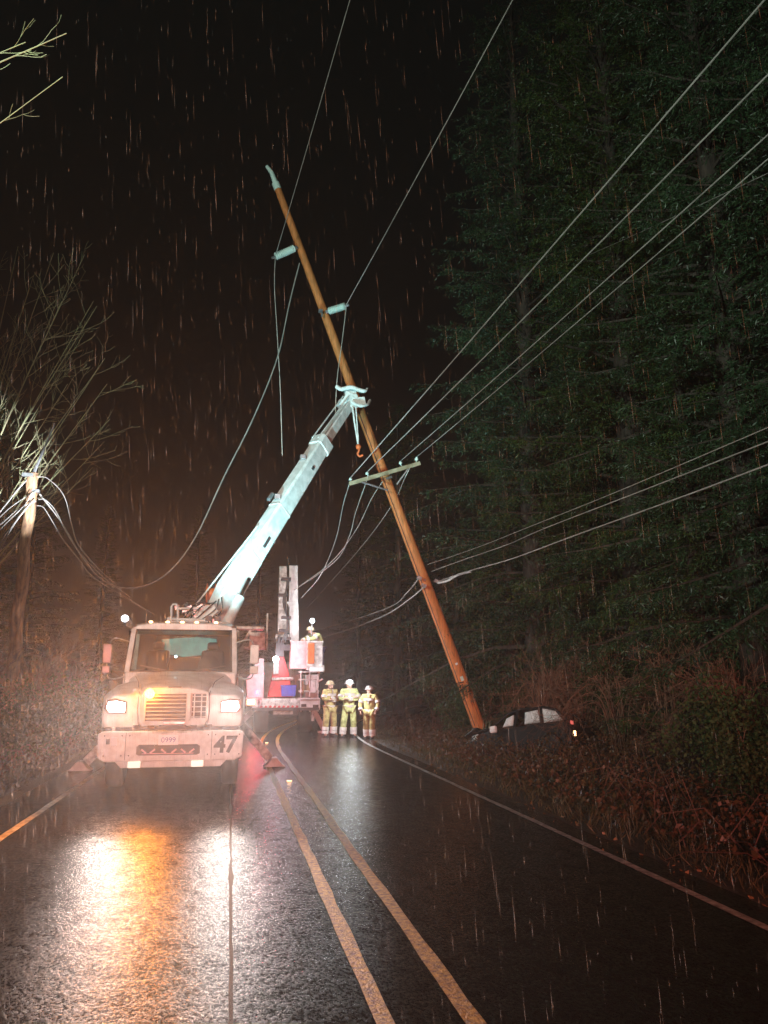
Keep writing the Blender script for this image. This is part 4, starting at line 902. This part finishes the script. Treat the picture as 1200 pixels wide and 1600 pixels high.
for i in range(400):
    y = 2 + 38 * rc.random() ** 1.2; d = rc.uniform(4.6, 12); x = curve(y) + d + .5; z = tz(x, y); a = rc.uniform(0, 6.28); l_ = rc.uniform(0.5, 1.5); h = rc.uniform(.3, .9) * (0.6 + bh(x, y, d))
    cn.tube([(x, y, z), (x + math.cos(a) * l_ * .4, y + math.sin(a) * l_ * .4, z + h), (x + math.cos(a) * l_ * .8, y + math.sin(a) * l_ * .8, z + h * .8), (x + math.cos(a) * l_, y + math.sin(a) * l_, z + h * .3)], [0.007, .006, .005, .003], 3, False)
tag(cn.build('bramble_canes', M['cane']), kind='stuff')

# ------------------------------------------------------------------ crashed car
CB = at(828, 1194, 23.6)
K = empty('crashed_car', CB, 'crashed black hatchback tilted in the ditch, white airbags filling its windows', 'car')
K.scale = (0.88, 1, 1.03); K.rotation_euler = (R(9), R(9), R(180 - 47))
# local: +x is the nose after the turn, the near side is +y ... built along X, 4.2 long
side = [(-2.05, 0.35), (-2.08, 0.75), (-1.98, 1.02), (-1.85, 1.08), (-1.5, 1.36), (-1.0, 1.48), (0.0, 1.50), (0.35, 1.42), (1.0, 1.06), (1.25, 0.98), (1.85, 0.86), (2.05, 0.68), (2.08, 0.35)]
low = [(x, min(z, 1.02)) for x, z in side]
low = [(-2.05, 0.30), (-2.10, 0.72), (-2.0, 0.98), (-1.3, 1.0), (0.0, 0.98), (1.02, 0.98), (1.75, 0.86), (2.05, 0.68), (2.1, 0.32), (1.75, 0.26), (1.70, 0.50), (1.45, 0.66), (1.15, 0.62), (0.92, 0.40), (0.9, 0.24), (-0.9, 0.24), (-0.95, 0.45), (-1.2, 0.66), (-1.5, 0.64), (-1.72, 0.40), (-1.75, 0.28)]
body = MB().loft([[V((x, y, z)) for x, z in low] for y in (-0.84, 0.84)])
kb = body.build('body', M['blackpaint'], K, bevel=0.05)
gh = MB()
rail = [(-1.98, 0.98), (-1.55, 1.34), (-1.05, 1.47), (-0.2, 1.50), (0.30, 1.43), (1.05, 0.98)]
for y, s in ((-0.80, -1), (0.80, 1)):
    P = [V((x, y - s * 0.22 * (z - 0.95) / 0.5, z)) for x, z in rail]; gh.tube(P, [0.05, 0.045, 0.045, 0.045, 0.04, 0.04], 6)
    for xb, xt, zt2 in ((-1.05, -0.95, 1.46), (0.0, -0.10, 1.48)): gh.beam((xb, y, 0.97), (xt, y - s * 0.21, zt2), 0.10, 0.03, up=(0, 1, 0))
gh.loft([[V((-1.05, -0.60, 1.45)), V((-1.05, 0.60, 1.45)), V((-0.2, 0.62, 1.49)), V((-0.2, -0.62, 1.49))], [V((-1.05, -0.6, 1.49)), V((-1.05, 0.6, 1.49)), V((-0.2, 0.62, 1.53)), V((-0.2, -0.62, 1.53))]])
gh.loft([[V((-0.2, -0.62, 1.49)), V((-0.2, 0.62, 1.49)), V((0.32, 0.6, 1.42)), V((0.32, -0.6, 1.42))], [V((-0.2, -0.62, 1.53)), V((-0.2, 0.62, 1.53)), V((0.32, 0.6, 1.46)), V((0.32, -0.6, 1.46))]])
gh.loft([[V((-1.52, -0.60, 1.33)), V((-1.52, 0.60, 1.33)), V((-1.05, 0.62, 1.45)), V((-1.05, -0.62, 1.45))], [V((-1.52, -0.6, 1.37)), V((-1.52, 0.6, 1.37)), V((-1.05, 0.62, 1.49)), V((-1.05, -0.62, 1.49))]])
gh.build('roof', M['blackpaint'], K, bevel=0.01)
for s in (-1, 1):
    for nm, q in (('side_window', [(-1.80, 1.02), (-1.12, 1.02), (-1.05, 1.42), (-1.46, 1.32)]), ('side_window', [(-0.98, 1.02), (-0.08, 1.02), (-0.16, 1.45), (-0.90, 1.44)]), ('side_window', [(0.06, 1.02), (0.90, 1.02), (0.34, 1.38), (-0.02, 1.45)])):
        P = [V((x, s * (0.79 - 0.42 * (z - 1.0) * 0.5), z)) for x, z in q]; MB().loft([P, [p - V((0, s * 0.012, 0)) for p in P]]).build(nm, M['glass_dark'], K)
for q in ([(-1.80, 0.99), (-1.08, 0.99), (-1.02, 1.44), (-1.48, 1.34)], [(-0.92, 1.04), (-0.34, 1.04), (-0.36, 1.40), (-0.86, 1.42)], [(0.10, 1.06), (0.52, 1.05), (0.36, 1.30), (0.08, 1.38)]):
    cx_ = sum(p[0] for p in q) / 4; cz_ = sum(p[1] for p in q) / 4; rings = []
    for k, dy in ((1.0, 0.0), (0.98, 0.03), (0.75, 0.06), (0.4, 0.075)):
        rings.append([V((cx_ + (x - cx_) * k, 0.66 - 0.42 * (z - 1.0) * 0.5 + dy, cz_ + (z - cz_) * k)) for x, z in q])
    MB().loft(rings).build('airbag', M['airbag'], K, smooth=True)
for s in (-1, 1):
    for x in (1.32, -1.34):
        w_ = MB().lathe([(0.2, -0.10), (0.31, -0.10), (0.33, -0.06), (0.33, 0.06), (0.31, 0.10), (0.2, 0.10)], (0, 0, 0), 'Y', 24).build('wheel', M['rubber'], K, smooth=True, loc=(x, s * 0.76, 0.33))
        sp2 = MB().lathe([(0.02, s * -0.09), (0.06, s * -0.10), (0.07, s * -0.08)], (0, 0, 0), 'Y', 16)
        for k in range(7):
            a = k * 2 * math.pi / 7; sp2.beam((0.04 * math.cos(a), s * 0.085, 0.04 * math.sin(a)), (0.21 * math.cos(a), s * 0.09, 0.21 * math.sin(a)), 0.05, 0.02, up=(0, 1, 0))
        sp2.build('rim', M['pinkpanel'], w_)
cz = MB(); rz_ = random.Random(6); gx = [0.95 + 0.115 * i for i in range(11)]; gy = [-0.80 + 0.16 * j for j in range(11)]
vs_ = [(x + rz_.uniform(-.03, .03), y, 1.02 - 0.10 * (x - 0.95) + rz_.uniform(-.05, .07) + 0.16 * math.exp(-((x - 1.6) / 0.2) ** 2)) for x in gx for y in gy]
cz.add(vs_, [(i * 11 + j, i * 11 + j + 1, (i + 1) * 11 + j + 1, (i + 1) * 11 + j) for i in range(10) for j in range(10)])
bn = cz.build('bonnet', M['blackpaint'], K, label='crumpled black bonnet'); sd3 = bn.modifiers.new('thick', 'SOLIDIFY'); sd3.thickness = 0.02
MB().box((-2.09, 0.60, 0.62), (0.05, 0.12, 0.14)).build('tail_lamp', M['e_amber_s'], K, bevel=0.01)
MB().box((-2.05, 0.62, 0.92), (0.05, 0.16, 0.10)).build('tail_lamp', M['e_red_s'], K, bevel=0.01)
MB().box((0.72, 0.95, 0.98), (0.24, 0.14, 0.20)).build('wing_mirror', M['airbag'], K, bevel=0.04)
db = MB(); rd = random.Random(4)
for i in range(16):
    p = gpos(rd.uniform(738, 778), rd.uniform(24.3, 25.6)); db.box(p + V((0, 0, 0.42 + rd.uniform(0, .18))), (rd.uniform(.08, .3), .08, rd.uniform(.03, .14)), Matrix.Rotation(rd.uniform(-1, 1), 3, 'Y'))
wk = empty('wreckage', gpos(756, 25), 'crumpled pale metal wreckage lying in the grass at the leaning pole foot', 'debris'); SPLIT.add('metal_fragment')
db.v = [(v[0] - wk.location.x, v[1] - wk.location.y, v[2] - wk.location.z) for v in db.v]; db.build('metal_fragment', M['airbag'], wk, bevel=0.01)


# ------------------------------------------------------------------ people
def skin_mesh(name, nodes, edges, m, parent, sub=2, root=0):
    """nodes: list of (co, radius or (rx, ry)); grown with a Skin modifier, then made a plain mesh"""
    me = bpy.data.meshes.new(name); me.from_pydata([n[0] for n in nodes], edges, []); me.update()
    o = bpy.data.objects.new(name, me); COL.objects.link(o)
    md = o.modifiers.new('skin', 'SKIN'); md.use_smooth_shade = True
    bm = bmesh.new(); bm.from_mesh(me); lay = bm.verts.layers.skin.verify(); bm.verts.ensure_lookup_table()
    for i, v in enumerate(bm.verts):
        r = nodes[i][1]; v[lay].radius = r if hasattr(r, '__len__') else (r, r); v[lay].use_root = (i == root)
    bm.to_mesh(me); bm.free()
    s = o.modifiers.new('sub', 'SUBSURF'); s.levels = sub; s.render_levels = sub
    bpy.context.view_layer.update()
    nm = bpy.data.meshes.new_from_object(o.evaluated_get(bpy.context.evaluated_depsgraph_get())); bpy.data.objects.remove(o)
    nm.materials.clear(); nm.materials.append(m); nm.polygons.foreach_set('use_smooth', [True] * len(nm.polygons))
    r = bpy.data.objects.new(name, nm); COL.objects.link(r); r.parent = parent; return r
def band(mb_, a, b, t, r, wd=0.035, flat=1.0):
    a = V(a); b = V(b); ax_ = (b - a).normalized(); c = a.lerp(b, t)
    pts_ = [c - ax_ * wd, c + ax_ * wd]; k = len(mb_.v); mb_.tube(pts_, r, 14)
    if flat != 1.0: mb_.v[k:] = [(v[0], c.y + (v[1] - c.y) * flat, v[2]) for v in mb_.v[k:]]
def person(loc, rz, label, J, jacket='turnout', trousers='turnout', helmet='helmet', sc=1.0, lampm=None, group='firefighters on the road'):
    root = empty('person', loc, label, 'person', group, rz); root.scale = (sc * 1.10, sc * 1.08, sc)
    j = dict(pel=(0, 0, .93), spi=(0, 0, 1.14), che=(0, 0, 1.36), nec=(0, -0.01, 1.50), hed=(0, -0.02, 1.60), top=(0, -0.01, 1.70),
             hl=(-.10, 0, .88), kl=(-.13, -.02, .50), al=(-.14, 0.01, .10), tl=(-.17, -.16, .045), hr=(.10, 0, .88), kr=(.13, -.02, .50), ar=(.14, 0.01, .10), tr=(.17, -.16, .045),
             sl=(-.19, 0, 1.42), el=(-.29, -.02, 1.14), wl=(-.10, -.24, 1.10), sr=(.19, 0, 1.42), er=(.29, -.02, 1.14), wr=(.10, -.25, 1.12)); j.update(J)
    n = []; e = []; ix = {}
    def add(k, co, r, p=None):
        ix[k] = len(n); n.append((tuple(co), r))
        if p: e.append((ix[p], ix[k]))
    add('pel', j['pel'], (.15, .11)); add('spi', j['spi'], (.14, .10), 'pel'); add('che', j['che'], (.16, .11), 'spi'); add('nec', j['nec'], .055, 'che')
    hed = V(j['hed']); add('jaw', hed + V((0, -.015, -.035)), (.062, .07), 'nec'); add('hed', hed + V((0, 0, .03)), (.075, .09), 'jaw'); add('top', j['top'], .06, 'hed')
    for s in 'lr':
        add('s' + s, j['s' + s], .07, 'che'); add('e' + s, j['e' + s], .048, 's' + s); add('w' + s, j['w' + s], .030, 'e' + s)
        add('h' + s, j['h' + s], .095, 'pel'); add('k' + s, j['k' + s], .065, 'h' + s); add('a' + s, j['a' + s], .045, 'k' + s); add('t' + s, j['t' + s], .04, 'a' + s)
        # hand: palm and five fingers
        w0 = V(j['w' + s]); fd = (w0 - V(j['e' + s])).normalized(); sdv_ = fd.cross(V((0, 0, 1))); sdv_ = sdv_.normalized() if sdv_.length > .1 else V((1, 0, 0)); nn = sdv_.cross(fd)
        palm = w0 + fd * .055; add('p' + s, palm, (.036, .018), 'w' + s)
        for q, (off, ln) in enumerate(((-.030, .062), (-.010, .074), (.011, .070), (.030, .055))):
            a_ = palm + sdv_ * off + fd * .03; add(f'f{s}{q}a', a_, .0105, 'p' + s); add(f'f{s}{q}b', a_ + fd * ln * .55 - nn * .010, .009, f'f{s}{q}a'); add(f'f{s}{q}c', a_ + fd * ln * .8 - nn * .035, .008, f'f{s}{q}b')
        a_ = palm + nn * .03 - fd * .02; add(f'th{s}a', a_, .012, 'p' + s); add(f'th{s}b', a_ + nn * .03 + fd * .03, .010, f'th{s}a')
    body_ = skin_mesh('body', n, e, M['skin'], root, 1)
    # jacket
    n = []; e = []; ix.clear()
    c_ = V(j['che']); pl_ = V(j['pel']); sp_ = V(j['spi'])
    add('hem', pl_.lerp(sp_, .0) + V((0, 0, -.06)), (.20, .15)); add('w', sp_, (.185, .14), 'hem'); add('c', c_, (.195, .145), 'w'); add('col', V(j['nec']) + V((0, 0, -.015)), (.085, .08), 'c')
    for s in 'lr':
        add('s' + s, j['s' + s], .095, 'c'); add('m' + s, V(j['s' + s]).lerp(V(j['e' + s]), .5), .085, 's' + s); add('e' + s, j['e' + s], .078, 'm' + s); add('w' + s, V(j['w' + s]).lerp(V(j['e' + s]), .08), .056, 'e' + s)
    jk = skin_mesh('jacket', n, e, M[jacket], root, 2)
    b = MB(); band(b, pl_, sp_, -.02, .196, .055, .80); band(b, sp_, c_, .78, .206, .040, .80)
    for s in 'lr': band(b, j['s' + s], j['e' + s], .62, .092, .040); band(b, j['e' + s], j['w' + s], .72, .072, .042)
    b.build('reflective_band', M['reflect'], jk, smooth=True)
    MB().box(V(c_) + V((0, -.150, -.02)), (.03, .012, .34)).build('jacket_front_flap', M['grime'], jk)
    n = []; e = []; ix.clear()
    add('p', pl_, (.17, .13))
    for s in 'lr': add('h' + s, j['h' + s], .115, 'p'); add('k' + s, j['k' + s], .10, 'h' + s); add('c' + s, V(j['a' + s]) + V((0, 0, .05)), .088, 'k' + s)
    trs = skin_mesh('trousers', n, e, M[trousers], root, 2)
    b = MB()
    for s in 'lr': band(b, j['k' + s], V(j['a' + s]), .62, .104, .055); band(b, j['k' + s], V(j['a' + s]), .90, .100, .045)
    b.build('reflective_band', M['reflect'], trs, smooth=True)
    for s in 'lr':
        a_ = V(j['a' + s]); t_ = V(j['t' + s]); b = MB()
        b.loft([[a_ + V((x * .062, y * .075, .10)) for x, y in CIRC], [a_ + V((x * .058, y * .075, 0)) for x, y in CIRC], [a_ + V((x * .06, y * .13 - .045, -.045)) for x, y in CIRC], [a_ + V((x * .06, y * .15 - .055, -.10)) for x, y in CIRC]])
        b.build('boot', M['boot'], root, smooth=True)
    hc = V(j['top']) + V((0, .0, -.055))
    hl = MB().lathe([(.155, 0), (.150, .012), (.118, .018), (.115, .06), (.095, .10), (.055, .128), (.01, .135)], hc, 'Z', 20).box(hc + V((0, -.105, .07)), (.055, .02, .08)).build('helmet', M[helmet], root, smooth=True)
    f_ = V(j['hed']); b = MB().ball(f_ + V((-.028, -.082, .035)), .011, 4).ball(f_ + V((.028, -.082, .035)), .011, 4).build('eyes', M['black'], body_)
    MB().ball(f_ + V((0, -.095, .008)), .016, 5, (.8, 1, 1.3)).ball(f_ + V((-.078, 0, .01)), .02, 4, (.5, 1, 1.5)).ball(f_ + V((.078, 0, .01)), .02, 4, (.5, 1, 1.5)).build('nose_and_ears', M['skin'], body_, smooth=True)
    MB().box(f_ + V((0, -.085, -.035)), (.045, .01, .008)).build('mouth', M['redpaint'], body_)
    if lampm: MB().ball(hc + V((0, -.15, .05)), .075, 6).build('helmet_lamp', M[lampm], hl, smooth=True)
    return root
CIRC = [(math.cos(k * math.pi / 6), math.sin(k * math.pi / 6)) for k in range(12)]
g1 = ground_at(515, 1150.5); g2 = ground_at(545, 1151.5); g3 = ground_at(577, 1154)
person(g1, 0.42, 'firefighter in dull yellow turnout gear nearest the bucket truck, arms folded, left of three', dict(wl=(.06, -.22, 1.20), wr=(-.07, -.25, 1.16), el=(-.27, -.08, 1.15), er=(.27, -.08, 1.15), kl=(-.16, -.06, .5), al=(-.20, -.06, .10), tl=(-.25, -.22, .045), hed=(-.02, -.05, 1.59), top=(-.03, -.04, 1.69)), helmet='helmet_y', sc=1.04)
person(g2, 0.0, 'firefighter with a dazzling white helmet lamp in lime turnout gear, middle of three', dict(wl=(.10, -.22, 1.22), wr=(-.10, -.25, 1.18), el=(-.28, -.08, 1.16), er=(.28, -.08, 1.16), kl=(-.15, -.02, .5), al=(-.18, 0, .1), tl=(-.22, -.16, .045)), jacket='turnout_g', trousers='turnout_g', sc=1.05, lampm='e_white')
person(g3, -0.45, 'shorter firefighter in yellow gear and pale helmet with hands low in front, right of three', dict(wl=(-.24, -.16, .92), wr=(.25, -.14, .94), el=(-.30, -.02, 1.14), er=(.30, -.02, 1.14), kl=(-.10, -.02, .5), kr=(.10, -.02, .5), al=(-.10, 0.01, .1), ar=(.10, .01, .1), tl=(-.11, -.16, .045), tr=(.11, -.16, .045)), helmet='helmet', sc=0.94)
pb = at(494, 1040, 27.55); 
person(pb + V((0.12, 0.12, -0.30)), R(-62), 'worker in a lime jacket standing in the raised bucket, bent left beside a white lamp', dict(che=(0, -.16, 1.33), spi=(0, -.04, 1.14), nec=(0, -.28, 1.44), hed=(0, -.36, 1.50), top=(0, -.38, 1.60), sl=(-.19, -.20, 1.38), sr=(.19, -.20, 1.38), el=(-.24, -.42, 1.24), er=(.24, -.42, 1.24), wl=(-.12, -.60, 1.20), wr=(.12, -.60, 1.20)),
       jacket='turnout_g', trousers='jeans', helmet='helmet_y', group='workers at the bucket truck')

# ------------------------------------------------------------------ rain
def rain(n, seed):
    g = np.random.default_rng(seed)
    D = 2.6 + 22 * g.uniform(size=n) ** 0.9; u = g.uniform(-0.62, 0.62, n) * D; v = g.uniform(-0.75, 0.75, n) * D
    P = np.array(CAM)[None] + D[:, None] * np.array(FW) + u[:, None] * np.array(RT) + v[:, None] * np.array(UP)
    keep = (P[:, 2] > 0.35) & (g.uniform(size=n) < np.interp(P[:, 2], [3.5, 7], [1.0, 0.17])); P = np.concatenate([P[keep], g.uniform([-5.5, 7.5, 0.15], [1.2, 13.6, 2.6], (3200, 3))]); n = len(P)
    L_ = 0.04 + 0.20 * g.uniform(size=n) ** 2; r = g.uniform(0.0002, 0.0010, n) * (0.6 + 0.10 * np.linalg.norm(P, axis=1).clip(0, 12))
    d = np.array([0.07, 0.02, -1.0])[None] + g.normal(size=(n, 3)) * 0.015
    v_ = np.empty((n, 5, 3)); v_[:, 0] = P; v_[:, 4] = P + d * L_[:, None]
    for k in range(3):
        a = 2.094 * k; v_[:, 1 + k] = P + d * (L_ * 0.6)[:, None] + np.outer(r * math.cos(a), [1, 0, 0]) + np.outer(r * math.sin(a), [0, 1, 0])
    f = np.array([[0, 1, 2], [0, 2, 3], [0, 3, 1], [4, 2, 1], [4, 3, 2], [4, 1, 3]]); F_ = (np.arange(n)[:, None, None] * 5 + f[None]).ravel()
    return v_.reshape(-1, 3), F_
mr2 = bpy.data.materials.new('rain_water'); mr2.use_nodes = True; nn = mr2.node_tree.nodes; ll = mr2.node_tree.links; nn.remove(nn['Principled BSDF'])
ta = nn.new('ShaderNodeBsdfTransparent'); tb2 = nn.new('ShaderNodeBsdfTranslucent'); tb2.inputs[0].default_value = (.95, .95, .95, 1); tc2 = nn.new('ShaderNodeBsdfDiffuse'); tc2.inputs[0].default_value = (.9, .9, .9, 1)
m1 = nn.new('ShaderNodeMixShader'); m1.inputs[0].default_value = 0.12; m2 = nn.new('ShaderNodeMixShader'); m2.inputs[0].default_value = 0.17
ll.new(tb2.outputs[0], m1.inputs[1]); ll.new(tc2.outputs[0], m1.inputs[2]); ll.new(ta.outputs[0], m2.inputs[1]); ll.new(m1.outputs[0], m2.inputs[2]); ll.new(m2.outputs[0], nn['Material Output'].inputs[0])
rv, rf_ = rain(30000, 77); ro = rawmesh('rain', rv, rf_, 3, mr2); ro['kind'] = 'stuff'

# ------------------------------------------------------------------ haze (wet air)
hz = MB().box((0, 300, 19.5), (900, 700, 51.0)).build('haze', M['white']); hz['kind'] = 'stuff'
hm = bpy.data.materials.new('wet_air'); hm.use_nodes = True; hn = hm.node_tree.nodes; hn.remove(hn['Principled BSDF'])
pv = hn.new('ShaderNodeVolumePrincipled'); pv.inputs['Color'].default_value = (0.9, 0.9, 0.92, 1); pv.inputs['Density'].default_value = 0.0017; pv.inputs['Anisotropy'].default_value = 0.72
hm.node_tree.links.new(pv.outputs[0], hn['Material Output'].inputs['Volume']); hz.data.materials.clear(); hz.data.materials.append(hm)
